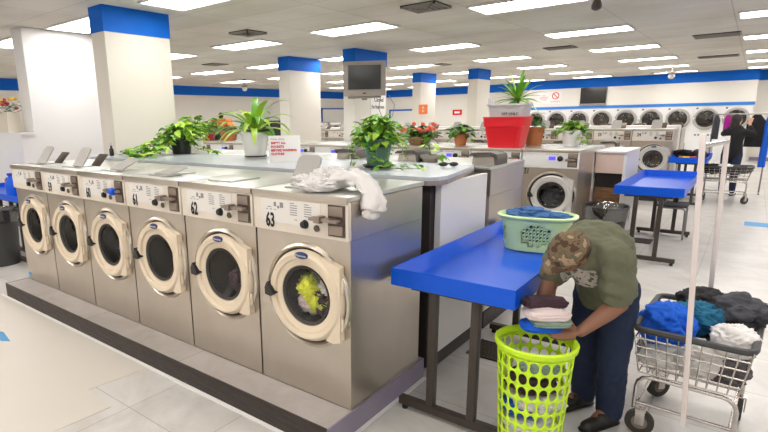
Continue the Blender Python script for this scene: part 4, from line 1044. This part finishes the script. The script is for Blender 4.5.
# ------------------------------------------------------------------ sunglasses, white clothes on washer 63
t = thing('sunglasses', 'small black sunglasses lying on the front counter near its clipped corner', 'sunglasses', (-.22, 1.53, 1.317), math.radians(35))
b = MB().ellipsoid((-.035, 0, .018), .034, .02, .017, sub=2).build('lens', 'black', t); MB().ellipsoid((.04, 0, .018), .034, .02, .017, sub=2).build('lens', 'black', t)
MB().tube([(-.07, .0, .02), (-.05, .05, .012), (.0, .06, .012)], .005, 6).tube([(.07, 0, .02), (.05, .045, .018), (-.01, .055, .018)], .005, 6).tube([(-.01, -.01, .024), (.012, -.01, .024)], .004, 6).build('frame', 'black', t)
TZ = PL + HT
WG = 'white clothes on washer 63'
def cloth_roll(name, pts, m, seed, tagv, n=26, sub=7):
    """loose length of cloth lying along a path, with lengthwise folds"""
    P_ = [(V(p), r) for p, r in pts]; b = MB(); rings = []; off = V((seed * 2.7, seed, 0)); tot = (len(P_) - 1) * sub
    for k in range(tot + 1):
        i = min(k // sub, len(P_) - 2); u = k / sub - i; uu = u * u * (3 - 2 * u)
        c = P_[i][0].lerp(P_[i + 1][0], uu); rd = P_[i][1] * (1 - u) + P_[i + 1][1] * u
        d = (P_[i + 1][0] - P_[i][0]).normalized(); a_ = d.cross(V((0, .2, 1))).normalized(); b_ = a_.cross(d)
        end = min(1, (.25 + min(k, tot - k) / 3))
        ring = []
        for j in range(n):
            t_ = 2 * PI * j / n; q = V((math.cos(t_) * 2.2, math.sin(t_) * 2.2, k * .16)) + off
            f = end * (1 + .4 * noise.noise(q) + .55 * (.3 - abs(noise.noise(q * 1.9))) + .35 * (.3 - abs(noise.noise(V((q.x * 1.6, q.y * 1.6, q.z * 4))))))
            ring.append(b.bm.verts.new(c + a_ * math.cos(t_) * rd * f * 1.25 + b_ * math.sin(t_) * rd * f * .8))
        rings.append(ring)
    for x, y in zip(rings, rings[1:]): b.ring_between(x, y)
    b.bm.faces.new(rings[0]); b.bm.faces.new(rings[-1])
    o = b.build(name, m, None, auto=False); tag(o, *tagv); return o
cloth_roll('garment', [((-.26, .16, TZ + .05), .045), ((-.15, .22, TZ + .07), .055), ((-.04, .18, TZ + .05), .045), ((.04, .13, TZ - .01), .04), ((.050, .10, TZ - .08), .046), ((.046, .09, TZ - .12), .038)], 'cwhite', 4, ('white garment hanging over the right edge of the top of washer 63', 'clothing', WG))
for k, (x, y, z, r, fl, sx, sy, m, lb) in enumerate(((-.43, .22, .035, .09, .40, 1.25, .9, 'cwhite', 'white crumpled garment at the left of the heap on washer 63'), (-.32, .24, .055, .095, .55, 1.0, .95, 'cwhite', 'white crumpled garment at the peak of the heap on washer 63'), (-.26, .07, .035, .075, .5, 1.25, .85, 'cwhite', 'off-white garment along the front of the heap on washer 63'))):
    blob('garment', (x, y, TZ + z), r, m, 61 + k * 2, flat=fl, sx=sx, sy=sy, amp=.42, freq=9, rz=.4 * k, tagv=(lb, 'clothing', WG))

# ------------------------------------------------------------------ people
def remeshed(b, name, m, parent, vox=.006, smooth=6, f=.5):
    o = b.build(name, m, parent, auto=False)
    r = o.modifiers.new('r', 'REMESH'); r.mode = 'VOXEL'; r.voxel_size = vox; r.use_smooth_shade = True
    s = o.modifiers.new('s', 'SMOOTH'); s.iterations = smooth; s.factor = f
    return o
def chain(b, pts, flat=None):
    for (p, r), (q, s) in zip(pts, pts[1:]): b.capsule(p, q, r, s, flat=flat)
def head_parts(b, M4, s=1.0):
    def E(c, rx, ry, rz): b.ellipsoid(M4 @ V(c) , rx * s, ry * s, rz * s, mtx=M4.to_3x3().to_4x4(), sub=3)
    E((0, .01, .03), .076, .095, .09); E((0, -.02, -.035), .062, .07, .07); E((0, -.055, -.075), .03, .028, .024)
    E((0, -.098, -.02), .012, .018, .02); E((0, -.09, -.005), .009, .012, .025); E((0, -.088, -.052), .024, .01, .008)
    E((.03, -.078, .006), .013, .01, .009); E((-.03, -.078, .006), .013, .01, .009); E((0, -.078, .026), .05, .015, .01)
    E((.078, .012, -.008), .009, .02, .03); E((-.078, .012, -.008), .009, .02, .03)
def hand(b, w, pc, fd, pn, side, lens=(.07, .078, .073, .058), curl=.5, thumb=None):
    """w wrist, pc palm centre, fd finger direction, pn palm-facing normal, side: direction from little finger to index"""
    fd, pn, side = V(fd).normalized(), V(pn).normalized(), V(side).normalized()
    b.capsule(w, pc, .024, .03, flat=(pn, .55))
    kn = V(pc) + fd * .035
    for k, L in enumerate(lens):
        o = (1.5 - k) * .0195
        p = kn + side * o; b.capsule(V(pc) - fd * .01 + side * o * .7, p, .0135, .0105)
        d = fd.copy()
        for j, (fr, rr) in enumerate(((.42, .0095), (.32, .0085), (.26, .0075))):
            d = (d + pn * curl * (.35 + .3 * j)).normalized(); q = p + d * L * fr; b.capsule(p, q, rr + .001, rr, n=10); p = q
    t0 = V(pc) - fd * .03 + side * .028; td = V(thumb).normalized() if thumb else (fd * .6 + side * .8 + pn * .2).normalized()
    t1 = t0 + td * .038; t2 = t1 + (td + pn * .25 + fd * .3).normalized() * .034
    b.capsule(t0, t1, .015, .0125, n=10); b.capsule(t1, t2, .0115, .009, n=10)
def frame(c, f, u):
    f = V(f).normalized(); u = V(u); u = (u - f * u.dot(f)).normalized(); x = (-f).cross(u)   # local -y = face direction
    m = Matrix((( x.x, -f.x, u.x, c[0]), (x.y, -f.y, u.y, c[1]), (x.z, -f.z, u.z, c[2]), (0, 0, 0, 1)))
    return m
man = thing('person', 'man in an olive T-shirt, dark jeans and camouflage cap bending over the lime basket', 'person', (1.0, .95, 0))
man.location = (0, 0, 0)
HC = V((.888, .515, 1.045)); HM = frame(HC, (-.55, -.45, -.70), (-.14, -.76, .63)) @ Matrix.Scale(.93, 4)
b = MB(); head_parts(b, HM)
sh = V((1.065, .60, 1.02)); shr = V((.80, .745, .985))
el = V((1.095, .635, .80)); wr = V((.972, .50, .675)); elr = V((.775, .645, .83)); wrr = V((.755, .545, .69))
b.capsule((.885, .53, 1.04), (.95, .69, 1.04), .058, .068)
chain(b, [((.945, .69, 1.03), .12), ((.965, .82, 1.02), .13), ((.98, .95, .9), .125)], flat=((0, .4, .9), .7))
b.capsule((.95, .69, 1.03), sh, .07, .055); b.capsule((.95, .69, 1.03), shr, .07, .055)
chain(b, [(sh, .05), (el, .041)]); chain(b, [(el, .042), (el.lerp(wr, .35), .041), (wr, .026)])
chain(b, [(shr, .05), (elr, .041)]); chain(b, [(elr, .042), (elr.lerp(wrr, .35), .04), (wrr, .026)])
hand(b, wr, (.932, .455, .672), (-.75, -.60, .02), (-.1, .12, .9), (-.5, .45, .55), curl=.12, thumb=(-.45, -.25, .85))
hand(b, wrr, (.775, .50, .660), (.55, -.8, -.02), (.05, .1, .9), (.8, .45, .2), curl=.12, thumb=(.75, .0, .35))
for hp, kn, an in (((1.045, .95, .80), (1.062, .885, .43), (1.062, .945, .09)), ((.91, 1.03, .80), (.90, .985, .43), (.905, 1.08, .09))):
    chain(b, [(hp, .08), (kn, .052), (an, .035)]); b.capsule(an, V(an) + V((-.045, -.09, -.045)), .035, .03)
b.capsule((.98, .96, .88), (1.045, .95, .80), .11, .08); b.capsule((.98, .96, .88), (.91, 1.03, .80), .11, .08)
remeshed(b, 'body', 'skin', man, .0045, 4)
# T-shirt
b = MB(); fl = ((.05, .42, .9), .74)
chain(b, [((.935, .69, 1.03), .153), ((.95, .80, 1.03), .163), ((.962, .90, .95), .152), ((.968, .955, .85), .143)], flat=fl)
b.capsule((.955, .78, .99), (.965, .87, .87), .145, .145, flat=((-.9, -.4, 0), .8)); b.capsule((.93, .67, 1.03), (.955, .74, .95), .11, .12)
b.capsule((.955, .70, 1.04), sh, .10, .083); b.capsule((.94, .71, 1.03), shr, .10, .08)
b.capsule(sh, sh.lerp(el, .72), .083, .078); b.capsule(shr, shr.lerp(elr, .6), .08, .074)
b.capsule((.968, .96, .85), (.962, .955, .775), .144, .142, flat=((-.45, -.85, 0), .82))
b.capsule((.955, .70, 1.045), (.915, .60, 1.045), .09, .074)
ts = remeshed(b, 't_shirt', 'olive', man, .009, 9)
tx = bpy.data.textures.new('folds', 'CLOUDS'); tx.noise_scale = .06; tx.noise_depth = 2
dm = ts.modifiers.new('d', 'DISPLACE'); dm.texture = tx; dm.strength = .034; dm.mid_level = .5; dm.texture_coords = 'LOCAL'
# pale print on the chest: part of the shirt's own fabric pattern
nt = M['olive'].node_tree; bs = nt.nodes['Principled BSDF']; LK = nt.links.new
tc = nt.nodes.new('ShaderNodeTexCoord')
vd = nt.nodes.new('ShaderNodeVectorMath'); vd.operation = 'DISTANCE'; vd.inputs[1].default_value = (.925, .665, .92)
lt = nt.nodes.new('ShaderNodeMath'); lt.operation = 'LESS_THAN'; lt.inputs[1].default_value = .105
nn = nt.nodes.new('ShaderNodeTexNoise'); nn.inputs['Scale'].default_value = 34; nn.inputs['Detail'].default_value = 3
gt = nt.nodes.new('ShaderNodeMath'); gt.operation = 'GREATER_THAN'; gt.inputs[1].default_value = .46
mu = nt.nodes.new('ShaderNodeMath'); mu.operation = 'MULTIPLY'
mx = nt.nodes.new('ShaderNodeMix'); mx.data_type = 'RGBA'; mx.inputs[6].default_value = (.14, .145, .09, 1); mx.inputs[7].default_value = (.62, .55, .5, 1)
LK(tc.outputs['Object'], vd.inputs[0]); LK(vd.outputs['Value'], lt.inputs[0]); LK(tc.outputs['Object'], nn.inputs['Vector']); LK(nn.outputs['Fac'], gt.inputs[0])
LK(lt.outputs[0], mu.inputs[0]); LK(gt.outputs[0], mu.inputs[1]); LK(mu.outputs[0], mx.inputs[0]); LK(mx.outputs[2], bs.inputs['Base Color'])
# jeans
b = MB()
b.capsule((.98, .97, .86), (.985, .98, .78), .135, .14, flat=((-.45, -.85, 0), .8))
for hp, kn, an in (((1.045, .95, .78), (1.062, .885, .43), (1.062, .945, .085)), ((.91, 1.025, .78), (.90, .985, .43), (.905, 1.075, .085))):
    chain(b, [(hp, .098), (V(hp).lerp(V(kn), .5), .09), (kn, .075), (an, .068)])
jn = remeshed(b, 'jeans', 'denim', man, .009, 6)
dm = jn.modifiers.new('d', 'DISPLACE'); dm.texture = tx; dm.strength = .016; dm.texture_coords = 'LOCAL'
def shoe(an, toe, parent, nm='shoe'):
    b = MB(); a, t_ = V(an), V(toe); dn = (t_ - a).normalized()
    b.capsule((a.x - dn.x * .03, a.y - dn.y * .03, .045), (a.x + dn.x * .06, a.y + dn.y * .06, .045), .045, .045); b.capsule((a.x, a.y, .04), (t_.x, t_.y, .032), .04, .034)
    b.capsule((a.x, a.y, .05), (a.x, a.y, .11), .045, .046)
    o = remeshed(b, nm, 'shoe', parent, .007, 4)
    MB().capsule((a.x - dn.x * .03, a.y - dn.y * .03, .012), (t_.x, t_.y, .012), .046, .042, flat=((0, 0, 1), .26)).build('sole', 'black', o)
shoe((1.062, .935, 0), (.99, .79, 0), man); shoe((.905, 1.07, 0), (.83, .93, 0), man)
# cap
b = MB(); n = 28; R_ = []
for k in range(8):
    a = k / 7 * PI * .52; R_.append([b.bm.verts.new(HM @ V((math.sin(a) * .087 * math.cos(t), .008 + math.sin(a) * .106 * math.sin(t), .028 + math.cos(a) * .103 - .012 * (k == 7)))) for t in [2 * PI * i / n for i in range(n)]])
for x, y in zip(R_, R_[1:]): b.ring_between(x, y)
b.bm.faces.new(R_[0])
cap = b.build('cap', 'camo', man, auto=False); s = cap.modifiers.new('s', 'SOLIDIFY'); s.thickness = .004
b = MB(); P_ = []
for i in range(13):
    t = PI + PI * (i / 12) * .86 + PI * .07; c, s_ = math.cos(t), math.sin(t)
    P_.append([b.bm.verts.new(HM @ V((c * (.084 - .004 * j * abs(c)), .008 + s_ * (.1 + .024 * j * abs(s_) ** .5), .026 - .0035 * j * (j * .4) - .012 * c * c))) for j in range(4)])
for x, y in zip(P_, P_[1:]):
    for j in range(3): b.bm.faces.new([x[j], y[j], y[j + 1], x[j + 1]])
br = b.build('brim', 'camo', cap, auto=False); s = br.modifiers.new('s', 'SOLIDIFY'); s.thickness = .004
MB().ellipsoid(HM @ V((0, .008, .131)), .008, .008, .006, sub=1).build('button', 'camo', cap)
b = MB(); b.ellipsoid(HM @ V((0, .035, .0)), .076, .073, .075, mtx=HM.to_3x3().to_4x4(), sub=3); b.build('hair', 'hair', man)

# woman in black by the dryers
wo = thing('person', 'woman in black standing by the dryers with a magenta garment at the hanging rail', 'person', (1.22, 11.25, 0), -.3)
b = MB(); HW_ = Matrix.Translation((0, -.02, 1.47)) @ Matrix.Rotation(2.6, 4, 'Z'); head_parts(b, HW_, .93)
b.capsule((0, 0, 1.27), (0, -.01, 1.42), .05, .048); chain(b, [((0, 0, 1.2), .12), ((0, 0, .95), .12)], flat=((0, 1, 0), .7))
for s_ in (-1, 1):
    chain(b, [((s_ * .15, 0, 1.26), .045), ((s_ * .24, .16, 1.22), .037), ((s_ * .12, .3, 1.4), .024)])
    hand(b, (s_ * .12, .3, 1.4), (s_ * .11, .33, 1.445), (0, .4, .9), (0, .9, -.3), (-s_, 0, 0), curl=.5)
    chain(b, [((s_ * .085, 0, .85), .085), ((s_ * .09, -.01, .45), .055), ((s_ * .09, .02, .08), .034)])
b.ellipsoid((0, 0, .9), .13, .1, .12)
remeshed(b, 'body', 'skin_tan', wo, .008, 4)
b = MB(); chain(b, [((0, 0, 1.24), .17), ((0, 0, 1.05), .15), ((0, 0, .84), .175)], flat=((0, 1, 0), .74))
for s_ in (-1, 1): chain(b, [((s_ * .14, 0, 1.26), .07), ((s_ * .24, .16, 1.22), .055), ((s_ * .15, .26, 1.35), .042)])
remeshed(b, 'black_top', 'cblack', wo, .012, 6)
b = MB(); b.capsule((0, 0, .92), (0, 0, .84), .15, .15, flat=((0, 1, 0), .75))
for s_ in (-1, 1): chain(b, [((s_ * .085, 0, .82), .095), ((s_ * .09, -.01, .45), .07), ((s_ * .09, .02, .1), .052)])
remeshed(b, 'trousers', 'denim', wo, .012, 4)
b = MB(); b.ellipsoid((0, -.04, 1.51), .088, .095, .10); b.ellipsoid((0, -.08, 1.40), .08, .05, .12); remeshed(b, 'hair', 'hair', wo, .01, 4)
for s_ in (-1, 1): MB().capsule((s_ * .09, -.02, .035), (s_ * .1, .13, .03), .04, .034, flat=((0, 0, 1), .8)).build('shoe', 'shoe', wo)

# ------------------------------------------------------------------ far cart, rail, clothes
fc = make_cart('second wire laundry cart with dark clothes, in front of the woman by the dryers', 1.18, 10.35, .80, .5, .0, zr=.66, zb=.42, zc=.14, n1=10, n2=6)
for k, (x, y, z, r, m, lb) in enumerate(((-.2, 0, .60, .16, 'cblack', 'black garment at the left of the far wire cart'), (.15, .02, .60, .16, 'cgrey', 'dark grey garment at the right of the far wire cart'), (.0, -.05, .66, .09, 'cwhite', 'white garment on top in the far wire cart'))):
    blob('garment', (1.18 + x, 10.35 + y, z), r, m, 80 + k, flat=.5, sx=1.2, tagv=(lb, 'clothing', 'laundry in the far cart'))
t = thing('garment_rail', 'metal hanging rail by the woman at the right edge, near the dryers', 'rail', (1.28, 11.75, 0))
MB().tube([(-.45, 0, .03), (-.45, 0, 1.62)], .014, 8).tube([(.45, 0, .03), (.45, 0, 1.62)], .014, 8).tube([(-.47, 0, 1.6), (.47, 0, 1.6)], .013, 8).build('frame', 'stool', t)
MB().tube([(-.45, -.25, .03), (-.45, .25, .03)], .014, 8).tube([(.45, -.25, .03), (.45, .25, .03)], .014, 8).build('feet', 'stool', t)
RG = 'clothes on the hanging rail'
def hung(x, w, z0, z1, m, lb, seed):
    b = MB(); n = 14; fr = []
    for j in range(n + 1):
        z = z1 + (z0 - z1) * j / n; ring = []
        for i in range(20):
            a = 2 * PI * i / 20; k = .35 + .65 * min(1, j / 3); f = 1 + .25 * math.sin(a * 5 + seed + j * .2)
            ring.append(b.bm.verts.new((x + math.cos(a) * w * k, 11.75 + math.sin(a) * .06 * f * k, z)))
        fr.append(ring)
    for p_, q_ in zip(fr, fr[1:]): b.ring_between(p_, q_)
    b.bm.faces.new(fr[0]); b.bm.faces.new(fr[-1])
    tag(b.build('hanging_garment', m), lb, 'clothing', RG)
hung(1.06, .06, 1.2, 1.585, 'cpurple', 'magenta garment hanging beside the woman head', 1)
hung(1.52, .15, .95, 1.585, 'cblack', 'black jacket hanging right of the woman', 2)
hung(1.70, .06, .55, 1.585, 'cblue', 'blue garment hanging at the right end of the rail', 3)
hung(.88, .06, 1.1, 1.585, 'cgrey', 'dark grey garment hanging at the left end of the rail', 4)
blob('garment', (.95, 20.295, 1.42), .19, 'corange', 90, flat=.7, sy=.15, tagv=('orange garment behind the glass of the rightmost dryer', 'clothing'))
# things on the far table
FG = 'things on the farthest blue table'
for k, (x, y, z, r, m, lb, fl) in enumerate(((.50, 10.2, .88, .15, 'cblack', 'black bag heap on the farthest blue table', .5), (.75, 10.3, .87, .12, 'cgrey', 'dark cloth heap at the right of the farthest blue table', .7))):
    blob('bag', (x, y, z), r, m, 95 + k, flat=fl, tagv=(lb, 'bag', FG))
for x, y, m, lb in ((.60, 9.7, 'flowery', 'yellow toy block on the farthest blue table'), (.70, 9.72, 'red', 'red toy block on the farthest blue table'), (.53, 9.75, 'corange', 'orange toy block on the farthest blue table')):
    tag(MB().box(x - .05, x + .05, y - .04, y + .04, .795, .87, bev=.012).build('toy_block', m), lb, 'toy', FG)
# stool under the middle table
t = thing('stool', 'grey bent-tube stool standing beyond the middle blue table', 'stool', (.78, 6.35, 0))
for s_ in (-1, 1): MB().tube([(-.16, s_ * .15, .01), (-.15, s_ * .15, .40), (-.12, s_ * .15, .43), (.12, s_ * .15, .43), (.15, s_ * .15, .40), (.16, s_ * .15, .01)], .012, 8).build('leg_frame', 'stool', t)
MB().box(-.17, .17, -.17, .17, .44, .465, bev=.01).build('seat', 'cgrey', t)
# game machine far behind
t = thing('game_machine', 'dark toy vending machine with an orange lit top, far left behind the spiky plant', 'vending machine', (-12.6, 9.95, 0), .5)
t.scale = (.85, .85, .96)
MB().box(-.5, .5, -.35, .35, 0, 1.3, bev=.02).build('cabinet', 'cmaroon', t); MB().prism([(-.5, 1.3), (.5, 1.3), (.32, 1.8), (-.32, 1.8)], -.33, .33, axis='y').build('canopy', 'corange', t, smooth=False)
MB().box(-.42, .42, -.36, -.351, .7, 1.25).build('front_window', 'screen', t, smooth=False)
MB().lathe([(.05, 1.8), (.1, 1.88), (.1, 1.95), (.02, 2.02)], n=12, cap1=True).build('finial', 'cmaroon', t)
t = thing('vending_machine', 'black vending machine against the left wall, right of the spiky plant', 'vending machine', (-14.4, 14.4, 0), PI / 2)
MB().box(-.55, .55, -.4, .4, 0, 1.62, bev=.02).build('cabinet', 'black', t); MB().box(-.45, .2, -.41, -.401, .6, 1.5).build('front_window', 'screen', t, smooth=False); MB().box(.26, .45, -.41, -.401, .9, 1.4).build('coin_panel', 'coin', t, smooth=False)
# older machines along the left wall, seen between the pillars
for i, y in enumerate((16.2, 17.3, 18.4)):
    t = thing('dryer', 'old grey stacked machine with a dark door along the left wall, ' + ['nearest of three', 'middle of three', 'farthest of three'][i], 'dryer', (-14.5, y, 0), PI / 2, 'old machines along the left wall')
    MB().box(-.5, .5, -.4, .4, 0, 1.5, bev=.02).build('cabinet', 'lidgrey', t)
    d = MB().lathe([(.26, -.41), (.28, -.44), (.32, -.43), (.33, -.4)], c=(0, 0, 1.0), axis='y', n=28).lathe([(.27, -.42), (.002, -.41)], c=(0, 0, 1.0), axis='y', n=28).build('door', 'coin', t)
    MB().box(-.4, .4, -.41, -.4, 1.36, 1.46).build('control_strip', 'white_panel', t, smooth=False)

# ------------------------------------------------------------------ camera
f_, yaw, pit, rol = 519.513, -.6936, -.22509, -.01977
Fv = V((math.sin(yaw) * math.cos(pit), math.cos(yaw) * math.cos(pit), math.sin(pit)))
Rv = V((math.cos(yaw), -math.sin(yaw), 0)); Uv = Rv.cross(Fv)
c, s = math.cos(rol), math.sin(rol)
Rr = Rv * c + Uv * s; Ur = Uv * c - Rv * s
cam = bpy.data.cameras.new('camera'); cam.sensor_width = 36; cam.sensor_fit = 'HORIZONTAL'; cam.lens = f_ / 768 * 36
cam.shift_x = 68.62 / 768; cam.shift_y = 21.17 / 768; cam.clip_start = .05; cam.clip_end = 100
co = bpy.data.objects.new('camera', cam); COL.objects.link(co); SC.camera = co
co.matrix_world = Matrix(((Rr.x, Ur.x, -Fv.x, 1.4786), (Rr.y, Ur.y, -Fv.y, -2.0608), (Rr.z, Ur.z, -Fv.z, 1.6841), (0, 0, 0, 1)))
w = bpy.data.worlds.new('world'); SC.world = w; w.use_nodes = True
w.node_tree.nodes['Background'].inputs[0].default_value = (.8, .85, 1, 1); w.node_tree.nodes['Background'].inputs[1].default_value = .5
SC.view_settings.view_transform = 'Standard'; SC.view_settings.look = 'None'; SC.view_settings.gamma = 1; SC.view_settings.use_curve_mapping = False
SC.view_settings.exposure = 0.72
